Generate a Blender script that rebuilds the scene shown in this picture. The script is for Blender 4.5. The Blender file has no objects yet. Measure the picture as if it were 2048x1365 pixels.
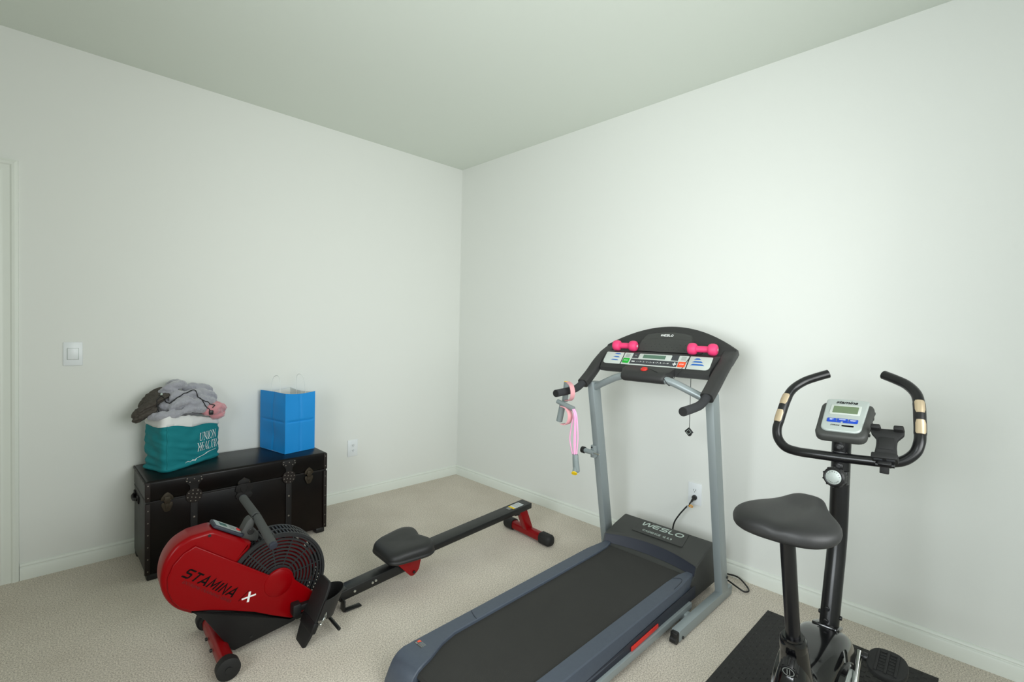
import bpy, bmesh, math, random
from math import sin, cos, pi, radians, sqrt
from mathutils import Vector, Matrix, noise

random.seed(7)
scene = bpy.context.scene
COL = scene.collection

# ------------------------------------------------------------------ camera
cam_data = bpy.data.cameras.new('camera')
cam = bpy.data.objects.new('camera', cam_data)
COL.objects.link(cam)
cam_data.sensor_fit = 'HORIZONTAL'
cam_data.sensor_width = 36.0
cam_data.lens = 36.0 * 967.0 / 2048.0
cam_data.clip_start = 0.02
right = Vector((0.7125, -0.7013, 0.0227))
down = Vector((-0.0011, -0.0335, -0.9994))
fwd = Vector((0.7017, 0.7120, -0.0246))
cam.matrix_world = Matrix(((right.x, -down.x, -fwd.x, -2.7268),
                           (right.y, -down.y, -fwd.y, -3.4491),
                           (right.z, -down.z, -fwd.z, 1.3267),
                           (0, 0, 0, 1)))
scene.camera = cam

# ------------------------------------------------------------------ view, world, light
vs = scene.view_settings
vs.view_transform = 'Standard'
vs.look = 'None'
vs.gamma = 1.0
vs.use_curve_mapping = False
vs.exposure = -0.06

world = bpy.data.worlds.new('sky')
scene.world = world
world.use_nodes = True
wn = world.node_tree.nodes
wl = world.node_tree.links
bg = wn['Background']
sky = wn.new('ShaderNodeTexSky')
sky.sky_type = 'NISHITA'
sky.sun_elevation = radians(42)
sky.sun_rotation = radians(20)
sky.sun_disc = False
wl.new(sky.outputs['Color'], bg.inputs['Color'])
bg.inputs['Strength'].default_value = 0.1

ROOM_X0, ROOM_Y0, ROOM_H = -3.85, -4.05, 2.74
WIN = (-2.50, -0.80, 0.85, 2.25)          # window opening in the wall behind the camera: x0,x1,z0,z1
WIN_FILL = (-3.75, -2.25, 0.75, 2.15)         # unseen window added in the entry wall for its light: y0,y1,z0,z1
DOOR = (-3.62, -2.855, 2.035)             # doorway in the left wall: x0,x1,height


def area_light(name, loc, rot, sx, sy, power, color, shape='RECTANGLE', spread=180):
    d = bpy.data.lights.new(name, 'AREA')
    d.shape = shape
    d.size = sx
    if shape in ('RECTANGLE', 'ELLIPSE'):
        d.size_y = sy
    d.energy = power
    d.color = color
    d.spread = radians(spread)
    o = bpy.data.objects.new(name, d)
    o.location = loc
    o.rotation_euler = rot
    COL.objects.link(o)
    return o


# daylight at back window; entry window and its lamp added to light right wall
area_light('window_daylight', ((WIN[0] + WIN[1]) / 2, ROOM_Y0 - 0.015, (WIN[2] + WIN[3]) / 2),
           (radians(88), 0, radians(-6)), WIN[1] - WIN[0] - .1, WIN[3] - WIN[2] - .1, 28.5, (0.97, 1.0, 0.985), spread=120)
area_light('entry_fill_light', (ROOM_X0 + 0.02, (WIN_FILL[0] + WIN_FILL[1]) / 2, (WIN_FILL[2] + WIN_FILL[3]) / 2),
           (radians(90), 0, radians(-85)), WIN_FILL[1] - WIN_FILL[0] - .1, WIN_FILL[3] - WIN_FILL[2] - .1, 33.5, (0.94, 1.0, 1.02), spread=118)


# ------------------------------------------------------------------ materials
def srgb(r, g, b):
    def f(c):
        c /= 255.0
        return c / 12.92 if c <= 0.04045 else ((c + 0.055) / 1.055) ** 2.4
    return (f(r), f(g), f(b), 1.0)


def mat(name, rgb, rough=0.5, metal=0.0, coat=0.0, spec=0.5, bump=None, var=None, sheen=0.0):
    """bump = (scale, strength, distance); var = (scale, amount, rgb2)"""
    m = bpy.data.materials.new(name)
    m.use_nodes = True
    nt = m.node_tree
    b = nt.nodes['Principled BSDF']
    b.inputs['Base Color'].default_value = srgb(*rgb)
    b.inputs['Roughness'].default_value = rough
    b.inputs['Metallic'].default_value = metal
    b.inputs['Coat Weight'].default_value = coat
    b.inputs['Coat Roughness'].default_value = 0.08
    b.inputs['Specular IOR Level'].default_value = spec
    b.inputs['Sheen Weight'].default_value = sheen
    tc = None
    if bump or var:
        tc = nt.nodes.new('ShaderNodeTexCoord')
    if bump:
        n = nt.nodes.new('ShaderNodeTexNoise')
        n.inputs['Scale'].default_value = bump[0]
        n.inputs['Detail'].default_value = 4
        bp = nt.nodes.new('ShaderNodeBump')
        bp.inputs['Strength'].default_value = bump[1]
        bp.inputs['Distance'].default_value = bump[2]
        nt.links.new(tc.outputs['Object'], n.inputs['Vector'])
        nt.links.new(n.outputs['Fac'], bp.inputs['Height'])
        nt.links.new(bp.outputs['Normal'], b.inputs['Normal'])
    if var:
        n2 = nt.nodes.new('ShaderNodeTexNoise')
        n2.inputs['Scale'].default_value = var[0]
        n2.inputs['Detail'].default_value = 5
        rp = nt.nodes.new('ShaderNodeValToRGB')
        rp.color_ramp.elements[0].position = 0.5 - var[1] / 2
        rp.color_ramp.elements[0].color = srgb(*rgb)
        rp.color_ramp.elements[1].position = 0.5 + var[1] / 2
        rp.color_ramp.elements[1].color = srgb(*var[2])
        nt.links.new(tc.outputs['Object'], n2.inputs['Vector'])
        nt.links.new(n2.outputs['Fac'], rp.inputs['Fac'])
        nt.links.new(rp.outputs['Color'], b.inputs['Base Color'])
    return m


def glass_mat(name):
    m = bpy.data.materials.new(name)
    m.use_nodes = True
    nt = m.node_tree
    nt.nodes.clear()
    out = nt.nodes.new('ShaderNodeOutputMaterial')
    mix = nt.nodes.new('ShaderNodeMixShader')
    tr = nt.nodes.new('ShaderNodeBsdfTransparent')
    gl = nt.nodes.new('ShaderNodeBsdfGlossy')
    gl.inputs['Roughness'].default_value = 0.02
    fr = nt.nodes.new('ShaderNodeFresnel')
    fr.inputs['IOR'].default_value = 1.45
    nt.links.new(fr.outputs[0], mix.inputs[0])
    nt.links.new(tr.outputs[0], mix.inputs[1])
    nt.links.new(gl.outputs[0], mix.inputs[2])
    nt.links.new(mix.outputs[0], out.inputs[0])
    return m


def emit_mat(name, rgb, strength):
    m = bpy.data.materials.new(name)
    m.use_nodes = True
    b = m.node_tree.nodes['Principled BSDF']
    b.inputs['Base Color'].default_value = srgb(*rgb)
    b.inputs['Emission Color'].default_value = srgb(*rgb)
    b.inputs['Emission Strength'].default_value = strength
    return m


M = {}
M['wall'] = mat('wall_paint', (229, 231, 226), 0.75, spec=0.3, bump=(260, 0.06, 0.002))
M['ceiling'] = mat('ceiling_paint', (226, 232, 223), 0.9, spec=0.2, bump=(200, 0.08, 0.002))
M['trim'] = mat('white_trim_paint', (228, 232, 224), 0.42)
M['plate'] = mat('white_plate_plastic', (232, 236, 238), 0.35)
M['slot'] = mat('dark_slot', (30, 30, 30), 0.7)
M['door'] = mat('door_paint', (205, 205, 190), 0.45)
M['bronze'] = mat('bronze_knob', (62, 40, 28), 0.35, 0.7)


def carpet():
    m = bpy.data.materials.new('beige_carpet')
    m.use_nodes = True
    nt = m.node_tree
    b = nt.nodes['Principled BSDF']
    b.inputs['Roughness'].default_value = 1.0
    b.inputs['Specular IOR Level'].default_value = 0.05
    tc = nt.nodes.new('ShaderNodeTexCoord')
    n1 = nt.nodes.new('ShaderNodeTexNoise')
    n1.inputs['Scale'].default_value = 185
    n1.inputs['Detail'].default_value = 2
    n1.inputs['Roughness'].default_value = 0.7
    n2 = nt.nodes.new('ShaderNodeTexNoise')
    n2.inputs['Scale'].default_value = 2.6
    n2.inputs['Detail'].default_value = 3
    r1 = nt.nodes.new('ShaderNodeValToRGB')
    r1.color_ramp.elements[0].position = 0.32
    r1.color_ramp.elements[0].color = srgb(166, 157, 145)
    r1.color_ramp.elements[1].position = 0.60
    r1.color_ramp.elements[1].color = srgb(232, 223, 210)
    r2 = nt.nodes.new('ShaderNodeValToRGB')
    r2.color_ramp.elements[0].position = 0.35
    r2.color_ramp.elements[0].color = (0.90, 0.89, 0.88, 1)
    r2.color_ramp.elements[1].position = 0.65
    r2.color_ramp.elements[1].color = (1, 1, 1, 1)
    mx = nt.nodes.new('ShaderNodeMix')
    mx.data_type = 'RGBA'
    mx.blend_type = 'MULTIPLY'
    mx.inputs['Factor'].default_value = 1.0
    bp = nt.nodes.new('ShaderNodeBump')
    bp.inputs['Strength'].default_value = 0.22
    bp.inputs['Distance'].default_value = 0.004
    for n in (n1, n2):
        nt.links.new(tc.outputs['Object'], n.inputs['Vector'])
    nt.links.new(n1.outputs['Fac'], r1.inputs['Fac'])
    nt.links.new(n2.outputs['Fac'], r2.inputs['Fac'])
    nt.links.new(r1.outputs['Color'], mx.inputs[6])
    nt.links.new(r2.outputs['Color'], mx.inputs[7])
    nt.links.new(mx.outputs[2], b.inputs['Base Color'])
    nt.links.new(n1.outputs['Fac'], bp.inputs['Height'])
    nt.links.new(bp.outputs['Normal'], b.inputs['Normal'])
    return m


M['carpet'] = carpet()
# machines
M['steel'] = mat('grey_painted_steel', (150, 159, 161), 0.38, 0.25, bump=(420, 0.05, 0.001))
M['navy'] = mat('slate_blue_plastic', (70, 78, 91), 0.5, bump=(500, 0.25, 0.0012), var=(60, 0.9, (78, 86, 98)))
M['navy_dark'] = mat('dark_slate_plastic', (38, 42, 54), 0.55, bump=(500, 0.2, 0.001))
M['belt'] = mat('black_belt_rubber', (39, 38, 36), 0.7, bump=(700, 0.3, 0.001), var=(4, 0.6, (46, 45, 43)))
M['hood'] = mat('charcoal_textured_plastic', (60, 61, 59), 0.55, bump=(600, 0.35, 0.0012))
M['console'] = mat('black_textured_plastic', (45, 45, 45), 0.5, bump=(700, 0.3, 0.001))
M['black'] = mat('black_plastic', (22, 22, 23), 0.4)
M['black_matte'] = mat('black_matte_plastic', (20, 20, 20), 0.65)
M['gloss_black'] = mat('gloss_black_plastic', (9, 9, 11), 0.12, coat=0.4)
M['satin_black'] = mat('satin_black_steel', (18, 18, 20), 0.28)
M['foam'] = mat('black_foam', (48, 49, 52), 0.85, bump=(900, 0.4, 0.001))
M['foam_grey'] = mat('grey_foam_grip', (66, 68, 66), 0.85, bump=(900, 0.4, 0.001))
M['vinyl'] = mat('black_vinyl', (31, 31, 31), 0.5, bump=(700, 0.25, 0.0008))
M['silver'] = mat('silver_plastic', (176, 184, 180), 0.4, 0.15)
M['panel_white'] = mat('panel_white', (196, 202, 196), 0.45)
M['lcd'] = mat('lcd_green', (104, 122, 92), 0.25)
M['lcd_dark'] = mat('lcd_dark_green', (88, 118, 100), 0.25)
M['grey_dark'] = mat('dark_grey_print', (62, 64, 68), 0.45)
M['print_grey'] = mat('grey_print', (130, 134, 130), 0.5)
M['ink_black'] = mat('black_print', (8, 8, 8), 0.6, spec=0.1)
M['ink_white'] = mat('white_print', (236, 238, 236), 0.5)
M['ink_silver'] = mat('silver_print', (186, 200, 192), 0.45)
M['ink_blue'] = mat('blue_print', (36, 100, 180), 0.45)
M['btn_blue'] = mat('blue_button', (12, 66, 178), 0.4)
M['btn_green'] = mat('green_button', (18, 170, 48), 0.4)
M['btn_red'] = mat('orange_red_button', (244, 84, 44), 0.4)
M['red_clip'] = mat('red_plastic', (214, 48, 38), 0.35)
M['pink'] = mat('pink_neoprene', (238, 62, 118), 0.55, bump=(900, 0.15, 0.0006))
M['rower_red'] = mat('glossy_red_plastic', (132, 0, 6), 0.28, coat=0.05, spec=0.16)
M['rower_red_dark'] = mat('red_painted_steel', (132, 6, 12), 0.32, coat=0.1, spec=0.3)
M['ink_darkred'] = mat('dark_red_print', (96, 8, 14), 0.5)
M['rower_black'] = mat('black_shroud_plastic', (20, 20, 21), 0.5, spec=0.4, bump=(700, 0.2, 0.0008))
M['cage'] = mat('black_cage_plastic', (31, 32, 34), 0.5)
M['rail_black'] = mat('black_rail_paint', (23, 24, 24), 0.4)
M['chrome'] = mat('chrome', (205, 208, 205), 0.12, 1.0)
M['brass'] = mat('aged_brass', (54, 46, 34), 0.5, 0.5)
M['gold'] = mat('gold_pulse_sensor', (208, 188, 158), 0.32, 0.6)
M['rubber_mat'] = mat('black_rubber_mat', (42, 41, 40), 0.75)
M['leather'] = mat('dark_brown_leather', (7, 6, 6), 0.32, spec=0.2, var=(3.2, 0.34, (20, 12, 9)), bump=(90, 0.12, 0.001))
M['leather_strap'] = mat('leather_strap', (24, 22, 22), 0.55, spec=0.3, bump=(120, 0.2, 0.001))
M['leather_edge'] = mat('leather_edge', (30, 23, 20), 0.55, spec=0.3)
M['stud'] = mat('pewter_stud', (130, 124, 116), 0.35, 0.8)
M['bluebag'] = mat('blue_paper', (0, 138, 214), 0.6, bump=(9, 0.25, 0.01))
M['whitepaper'] = mat('white_paper', (224, 228, 226), 0.7)
M['teal'] = mat('teal_cloth', (0, 124, 132), 0.8, bump=(600, 0.2, 0.001))
M['lining'] = mat('white_cloth', (226, 226, 224), 0.85, bump=(400, 0.25, 0.001))
M['fleece'] = mat('grey_fleece', (150, 150, 160), 0.95, bump=(170, 0.55, 0.004), sheen=0.6, var=(14, 0.6, (166, 166, 172)))
M['fleece_pink'] = mat('pink_fleece', (200, 128, 134), 0.95, bump=(170, 0.5, 0.004), sheen=0.6, var=(30, 0.8, (214, 150, 156)))
M['brown_cloth'] = mat('dark_brown_cloth', (70, 64, 58), 0.8, bump=(60, 0.35, 0.003))
M['band_grey'] = mat('grey_rubber', (128, 138, 138), 0.5)
M['band_pink'] = mat('pink_rubber', (246, 176, 214), 0.4)
M['band_foam'] = mat('pink_foam_strap', (238, 172, 178), 0.75, bump=(200, 0.3, 0.001))
M['yellow'] = mat('yellow_plastic', (250, 210, 10), 0.4)
M['tag_white'] = mat('white_tag', (214, 220, 222), 0.5)
M['tag_yellow'] = mat('yellow_label', (230, 196, 30), 0.5)
M['orange'] = mat('orange_tie', (230, 160, 40), 0.5)
M['glass'] = glass_mat('window_glass')


# ------------------------------------------------------------------ mesh helpers
class MB:
    """collects shapes; build() links them as one mesh object"""

    def __init__(self):
        self.v, self.f, self.m = [], [], []

    def add(self, verts, faces, mi=0, T=None):
        o = len(self.v)
        if T is not None:
            verts = [T @ Vector(p) for p in verts]
        self.v += [tuple(p) for p in verts]
        self.f += [tuple(i + o for i in f) for f in faces]
        self.m += [mi] * len(faces)
        return self

    def bm(self, b, mi=0, T=None):
        b.verts.index_update()
        self.add([v.co.copy() for v in b.verts], [[v.index for v in f.verts] for f in b.faces], mi, T)
        b.free()
        return self

    def box(self, lo, hi, bev=0.0, seg=2, mi=0, T=None):
        b = bmesh.new()
        bmesh.ops.create_cube(b, size=1.0)
        c = [(lo[i] + hi[i]) / 2 for i in range(3)]
        s = [abs(hi[i] - lo[i]) for i in range(3)]
        for v in b.verts:
            v.co = Vector((c[0] + v.co.x * s[0], c[1] + v.co.y * s[1], c[2] + v.co.z * s[2]))
        if bev > 0:
            bmesh.ops.bevel(b, geom=b.edges[:], offset=bev, segments=seg, affect='EDGES', profile=0.5)
        return self.bm(b, mi, T)

    def hexa(self, p, bev=0.0, seg=2, mi=0):
        """8 corners: 0-3 bottom loop, 4-7 top loop"""
        b = bmesh.new()
        vs_ = [b.verts.new(q) for q in p]
        for f in ((3, 2, 1, 0), (4, 5, 6, 7), (0, 1, 5, 4), (1, 2, 6, 5), (2, 3, 7, 6), (3, 0, 4, 7)):
            b.faces.new([vs_[i] for i in f])
        bmesh.ops.recalc_face_normals(b, faces=b.faces[:])
        if bev > 0:
            bmesh.ops.bevel(b, geom=b.edges[:], offset=bev, segments=seg, affect='EDGES', profile=0.5)
        return self.bm(b, mi)

    def prism(self, poly, T, h, bev=0.0, seg=2, mi=0):
        """poly in local xy, extruded along local z from 0 to h, placed by matrix T"""
        b = bmesh.new()
        lo = [b.verts.new((x, y, 0)) for x, y in poly]
        hi = [b.verts.new((x, y, h)) for x, y in poly]
        n = len(poly)
        b.faces.new(lo[::-1])
        top = b.faces.new(hi)
        for i in range(n):
            b.faces.new((lo[i], lo[(i + 1) % n], hi[(i + 1) % n], hi[i]))
        bmesh.ops.recalc_face_normals(b, faces=b.faces[:])
        if bev > 0:
            es = [e for e in b.edges if (e.verts[0].co.z > h - 1e-7) == (e.verts[1].co.z > h - 1e-7) and abs(e.verts[0].co.z - e.verts[1].co.z) < 1e-7]
            bmesh.ops.bevel(b, geom=es, offset=bev, segments=seg, affect='EDGES', profile=0.5)
        return self.bm(b, mi, T)

    def tube(self, pts, r, n=14, caps=True, closed=False, mi=0, sec=None, up=None):
        """sweep a circle (or the closed 2-D section sec) along pts; r may be a list"""
        pts = [Vector(p) for p in pts]
        k = len(pts)
        tang = []
        for i in range(k):
            if closed:
                t = pts[(i + 1) % k] - pts[i - 1]
            else:
                t = pts[min(i + 1, k - 1)] - pts[max(i - 1, 0)]
            tang.append(t.normalized() if t.length > 1e-9 else Vector((0, 0, 1)))
        a = Vector(up) if up else Vector((0, 0, 1))
        if abs(a.dot(tang[0])) > 0.95 and not up:
            a = Vector((1, 0, 0))
        nrm = (a - tang[0] * a.dot(tang[0])).normalized()
        verts, rings = [], []
        S = sec if sec else [(cos(2 * pi * j / n), sin(2 * pi * j / n)) for j in range(n)]
        n = len(S)
        for i in range(k):
            if up:
                q = a - tang[i] * a.dot(tang[i])
            else:
                q = nrm - tang[i] * nrm.dot(tang[i])
            if q.length > 1e-6:
                nrm = q.normalized()
            bi = tang[i].cross(nrm)
            rr = r[i] if isinstance(r, (list, tuple)) else r
            ring = []
            for (u, w) in S:
                ring.append(len(verts))
                verts.append(pts[i] + (bi * u + nrm * w) * rr)
            rings.append(ring)
        faces = []
        for i in range(k if closed else k - 1):
            A, B = rings[i], rings[(i + 1) % k]
            for j in range(n):
                faces.append((A[j], A[(j + 1) % n], B[(j + 1) % n], B[j]))
        if caps and not closed:
            faces.append(tuple(rings[0][::-1]))
            faces.append(tuple(rings[-1]))
        return self.add(verts, faces, mi)

    def cyl(self, a, b, r, n=20, r2=None, mi=0, bev=0.0):
        a, b = Vector(a), Vector(b)
        d = (b - a).normalized()
        r2 = r if r2 is None else r2
        if bev > 0:
            return self.tube([a, a + d * 1e-5, a + d * bev * .3, a + d * bev, b - d * bev, b - d * bev * .3, b - d * 1e-5, b],
                             [r - bev, r - bev, r - bev * .29, r, r2, r2 - bev * .29, r2 - bev, r2 - bev], n, mi=mi)
        return self.tube([a, b], [r, r2], n, mi=mi)

    def lathe(self, prof, T, n=32, mi=0):
        verts, faces = [], []
        k = len(prof)
        for (r, z) in prof:
            for j in range(n):
                t = 2 * pi * j / n
                verts.append((r * cos(t), r * sin(t), z))
        for i in range(k - 1):
            for j in range(n):
                faces.append((i * n + j, i * n + (j + 1) % n, (i + 1) * n + (j + 1) % n, (i + 1) * n + j))
        ringed = abs(prof[0][0] - prof[-1][0]) + abs(prof[0][1] - prof[-1][1]) < 1e-9
        if prof[0][0] > 1e-6 and not ringed:
            faces.append(tuple(range(n - 1, -1, -1)))
        if prof[-1][0] > 1e-6 and not ringed:
            faces.append(tuple((k - 1) * n + j for j in range(n)))
        return self.add(verts, faces, mi, T)

    def ball(self, c, r, n=14, mi=0, T=None):
        rx, ry, rz = r if isinstance(r, (tuple, list)) else (r, r, r)
        verts, faces = [], []
        m = max(6, n // 2)
        for i in range(m + 1):
            p = pi * i / m
            for j in range(n):
                t = 2 * pi * j / n
                verts.append((c[0] + rx * sin(p) * cos(t), c[1] + ry * sin(p) * sin(t), c[2] - rz * cos(p)))
        for i in range(m):
            for j in range(n):
                faces.append((i * n + j, i * n + (j + 1) % n, (i + 1) * n + (j + 1) % n, (i + 1) * n + j))
        return self.add(verts, faces, mi, T)

    def loft(self, rings, caps=True, closed=True, mi=0):
        n = len(rings[0])
        verts = [p for r in rings for p in r]
        faces = []
        for i in range(len(rings) - 1):
            for j in range(n if closed else n - 1):
                faces.append((i * n + j, i * n + (j + 1) % n, (i + 1) * n + (j + 1) % n, (i + 1) * n + j))
        if caps and closed:
            faces.append(tuple(range(n - 1, -1, -1)))
            faces.append(tuple((len(rings) - 1) * n + j for j in range(n)))
        return self.add(verts, faces, mi)

    def text(self, s, T, size, shear=0.0, sx=1.0, bold=0.0, depth=0.0006, align='CENTER', mi=0, fn=None, space=1.0):
        c = bpy.data.curves.new('lettering', 'FONT')
        c.body = s
        c.size = 1.0
        c.shear = shear
        c.offset = bold
        c.extrude = 0.0
        c.align_x = align
        c.align_y = 'CENTER'
        c.space_character = space
        c.resolution_u = 4
        c.fill_mode = 'FRONT'
        o = bpy.data.objects.new('lettering', c)
        COL.objects.link(o)
        dg = bpy.context.evaluated_depsgraph_get()
        me = bpy.data.meshes.new_from_object(o.evaluated_get(dg))
        b = bmesh.new()
        b.from_mesh(me)
        bmesh.ops.remove_doubles(b, verts=b.verts[:], dist=1e-5)
        g = bmesh.ops.extrude_face_region(b, geom=b.faces[:])
        for v in [e for e in g['geom'] if isinstance(e, bmesh.types.BMVert)]:
            v.co.z += depth / size
        for v in b.verts:
            v.co = Vector((v.co.x * size * sx, v.co.y * size, v.co.z * size))
        if fn:
            for v in b.verts:
                v.co = Vector(fn(v.co))
        bpy.data.objects.remove(o)
        bpy.data.curves.remove(c)
        bpy.data.meshes.remove(me)
        return self.bm(b, mi, T)

    def strokes(self, txt, T, h, wide=1.0, width=.14, shear=0.0, gap=.22, depth=.0006, align='CENTER', mi=0, taper=1.0):
        """lettering drawn as thick polylines in a box of height h (letters in GLYPHS)"""
        x = 0.0
        segs = []
        for ch in txt:
            w, lines = GLYPHS[ch]
            for ln in lines:
                segs.append([(x + px * wide, py) for px, py in ln])
            x += w * wide + gap
        tot = x - gap
        ox = -tot / 2 if align == 'CENTER' else 0
        for ln in segs:
            P = [Vector((px + ox, py - .5)) for px, py in ln]
            closed = (P[0] - P[-1]).length < 1e-6
            k = len(P)
            L, R = [], []
            for i in range(k):
                if closed and i in (0, k - 1):
                    a, c = (P[i] - P[k - 2]).normalized() if i == 0 else (P[i] - P[i - 1]).normalized(), (P[1] - P[0]).normalized()
                else:
                    a = (P[i] - P[i - 1]).normalized() if i > 0 else None
                    c = (P[i + 1] - P[i]).normalized() if i < k - 1 else None
                a = a or c
                c = c or a
                na, nc = Vector((-a.y, a.x)), Vector((-c.y, c.x))
                m = (na + nc)
                m = m.normalized() if m.length > .2 else na
                d = width / 2 / max(.45, m.dot(na))
                L.append(P[i] + m * d)
                R.append(P[i] - m * d)
            v, f = [], []
            for i in range(k):
                for q in (L[i], R[i]):
                    v.append(((q.x + q.y * shear) * h, q.y * h, depth))
                for q in (L[i], R[i]):
                    v.append(((q.x + q.y * shear) * h, q.y * h, 0))
            for i in range(k - 1):
                a, c = 4 * i, 4 * i + 4
                f += [(a, a + 1, c + 1, c), (a, c, c + 2, a + 2), (a + 1, a + 3, c + 3, c + 1)]
            f += [(0, 2, 3, 1), (4 * k - 4, 4 * k - 3, 4 * k - 1, 4 * k - 2)]
            self.add(v, f, mi, T)
        return self

    def build(self, name, mats, parent=None, sharp=38, bevel=0.0, recalc=True, subsurf=0, shift=None, flat=False):
        me = bpy.data.meshes.new(name)
        vv = self.v if shift is None else [(x + shift[0], y + shift[1], z + shift[2]) for x, y, z in self.v]
        me.from_pydata(vv, [], self.f)
        if not isinstance(mats, (list, tuple)):
            mats = [mats]
        for m in mats:
            me.materials.append(m)
        for p, mi in zip(me.polygons, self.m):
            p.material_index = mi
        if recalc:
            b = bmesh.new()
            b.from_mesh(me)
            bmesh.ops.recalc_face_normals(b, faces=b.faces[:])
            b.to_mesh(me)
            b.free()
        if not flat:
            for p in me.polygons:
                p.use_smooth = True
            me.set_sharp_from_angle(angle=radians(sharp))
        me.update()
        o = bpy.data.objects.new(name, me)
        COL.objects.link(o)
        if parent is not None:
            o.parent = parent
        if bevel > 0:
            bv = o.modifiers.new('bevel', 'BEVEL')
            bv.width = bevel
            bv.segments = 2
            bv.limit_method = 'ANGLE'
            bv.angle_limit = radians(40)
        if subsurf:
            s = o.modifiers.new('subdivision', 'SUBSURF')
            s.levels = subsurf
            s.render_levels = subsurf
        return o


def ell(cx, cy, rx, ry, n=20, a0=0, a1=360):
    return [(cx + rx * cos(radians(a0 + (a1 - a0) * i / n)), cy + ry * sin(radians(a0 + (a1 - a0) * i / n))) for i in range(n + 1)]


GLYPHS = {
    'S': (.74, [[(.74, .93), (.16, .93), (.05, .86), (.05, .62), (.14, .53), (.60, .53), (.69, .45), (.69, .16), (.58, .07), (0, .07)]]),
    'T': (.72, [[(0, .93), (.72, .93)], [(.36, .93), (.36, 0)]]),
    'A': (.78, [[(0, 0), (.39, 1), (.78, 0)], [(.14, .30), (.64, .30)]]),
    'M': (.92, [[(.06, 0), (.10, 1), (.46, .25), (.82, 1), (.86, 0)]]),
    'I': (.12, [[(.06, 0), (.06, 1)]]),
    'N': (.74, [[(.06, 0), (.06, 1), (.68, 0), (.68, 1)]]),
    'X': (.78, [[(.04, 0), (.74, 1)], [(.04, 1), (.335, .579)], [(.445, .421), (.74, 0)]]),
    'W': (1.25, [[(.0, .95), (.16, .16), (.26, .10), (.36, .18), (.58, .86), (.66, .92), (.74, .86), (.92, .16), (1.0, .10), (1.12, .20), (1.30, .93)]]),
    'E': (.90, [[(.90, .92), (.28, .92), (.08, .74), (.08, .26), (.28, .08), (.88, .08)], [(.10, .50), (.82, .50)]]),
    'Z': (.92, [[(.92, .92), (.22, .92), (.08, .84), (.08, .60), (.20, .52), (.72, .52), (.84, .44), (.84, .16), (.72, .08), (.02, .08)]]),
    'L': (.72, [[(.08, 1), (.08, .24), (.22, .08), (.74, .08)]]),
    'O': (1.02, [ell(.51, .5, .46, .42, 24)]),
}


def frame(o, x, y):
    """matrix with origin o, local x along x, local y as close to y as possible"""
    x = Vector(x).normalized()
    y = Vector(y)
    z = x.cross(y).normalized()
    y = z.cross(x)
    return Matrix(((x.x, y.x, z.x, o[0]), (x.y, y.y, z.y, o[1]), (x.z, y.z, z.z, o[2]), (0, 0, 0, 1)))


def zframe(o, z, x=(0, 0, 1)):
    """matrix with origin o and local z along z"""
    z = Vector(z).normalized()
    x = Vector(x)
    if abs(x.normalized().dot(z)) > 0.97:
        x = Vector((1, 0, 0))
    y = z.cross(x).normalized()
    x = y.cross(z)
    return Matrix(((x.x, y.x, z.x, o[0]), (x.y, y.y, z.y, o[1]), (x.z, y.z, z.z, o[2]), (0, 0, 0, 1)))


def smooth_path(pts, n=8, closed=False):
    """Catmull-Rom through pts"""
    P = [Vector(p) for p in pts]
    k = len(P)
    out = []
    for i in range(k if closed else k - 1):
        a = P[(i - 1) % k] if closed or i > 0 else P[0]
        b, c = P[i], P[(i + 1) % k]
        d = P[(i + 2) % k] if closed or i + 2 < k else P[-1]
        for j in range(n):
            t = j / n
            out.append(0.5 * ((2 * b) + (c - a) * t + (2 * a - 5 * b + 4 * c - d) * t * t + (3 * b - a - 3 * c + d) * t ** 3))
    if not closed:
        out.append(P[-1])
    return out


def rrect(w, h, r, n=4):
    """rounded rectangle outline centred at the origin"""
    out = []
    for cx, cy, a0 in ((w / 2 - r, h / 2 - r, 0), (-w / 2 + r, h / 2 - r, 90), (-w / 2 + r, -h / 2 + r, 180), (w / 2 - r, -h / 2 + r, 270)):
        for i in range(n + 1):
            t = radians(a0 + 90 * i / n)
            out.append((cx + r * cos(t), cy + r * sin(t)))
    return out


def round_poly(pts, rad, n=5):
    """round each corner of a 2-D polygon with its own radius"""
    out = []
    k = len(pts)
    for i in range(k):
        p0, p, p1 = Vector(pts[i - 1]), Vector(pts[i]), Vector(pts[(i + 1) % k])
        r = rad[i] if isinstance(rad, (list, tuple)) else rad
        if r <= 0:
            out.append(tuple(p))
            continue
        a = p + (p0 - p).normalized() * min(r, (p0 - p).length * .49)
        b = p + (p1 - p).normalized() * min(r, (p1 - p).length * .49)
        for j in range(n + 1):
            t = j / n
            q = a * (1 - t) ** 2 + p * 2 * t * (1 - t) + b * t * t
            out.append(tuple(q))
    return out


def thing(name, label, cat, loc=(0, 0, 0), rotz=0.0, group=None):
    o = bpy.data.objects.new(name, None)
    o.empty_display_size = 0.1
    o.location = loc
    o.rotation_euler = (0, 0, rotz)
    COL.objects.link(o)
    o['label'] = label
    o['category'] = cat
    if group:
        o['group'] = group
    return o


def tag(o, label, cat, group=None):
    o['label'] = label
    o['category'] = cat
    if group:
        o['group'] = group
    return o


def struct(o):
    o['kind'] = 'structure'
    return o


def copy_tree(o, parent=None):
    c = o.copy()
    COL.objects.link(c)
    if parent is not None:
        c.parent = parent
    for ch in list(o.children):
        copy_tree(ch, c)
    return c

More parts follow.
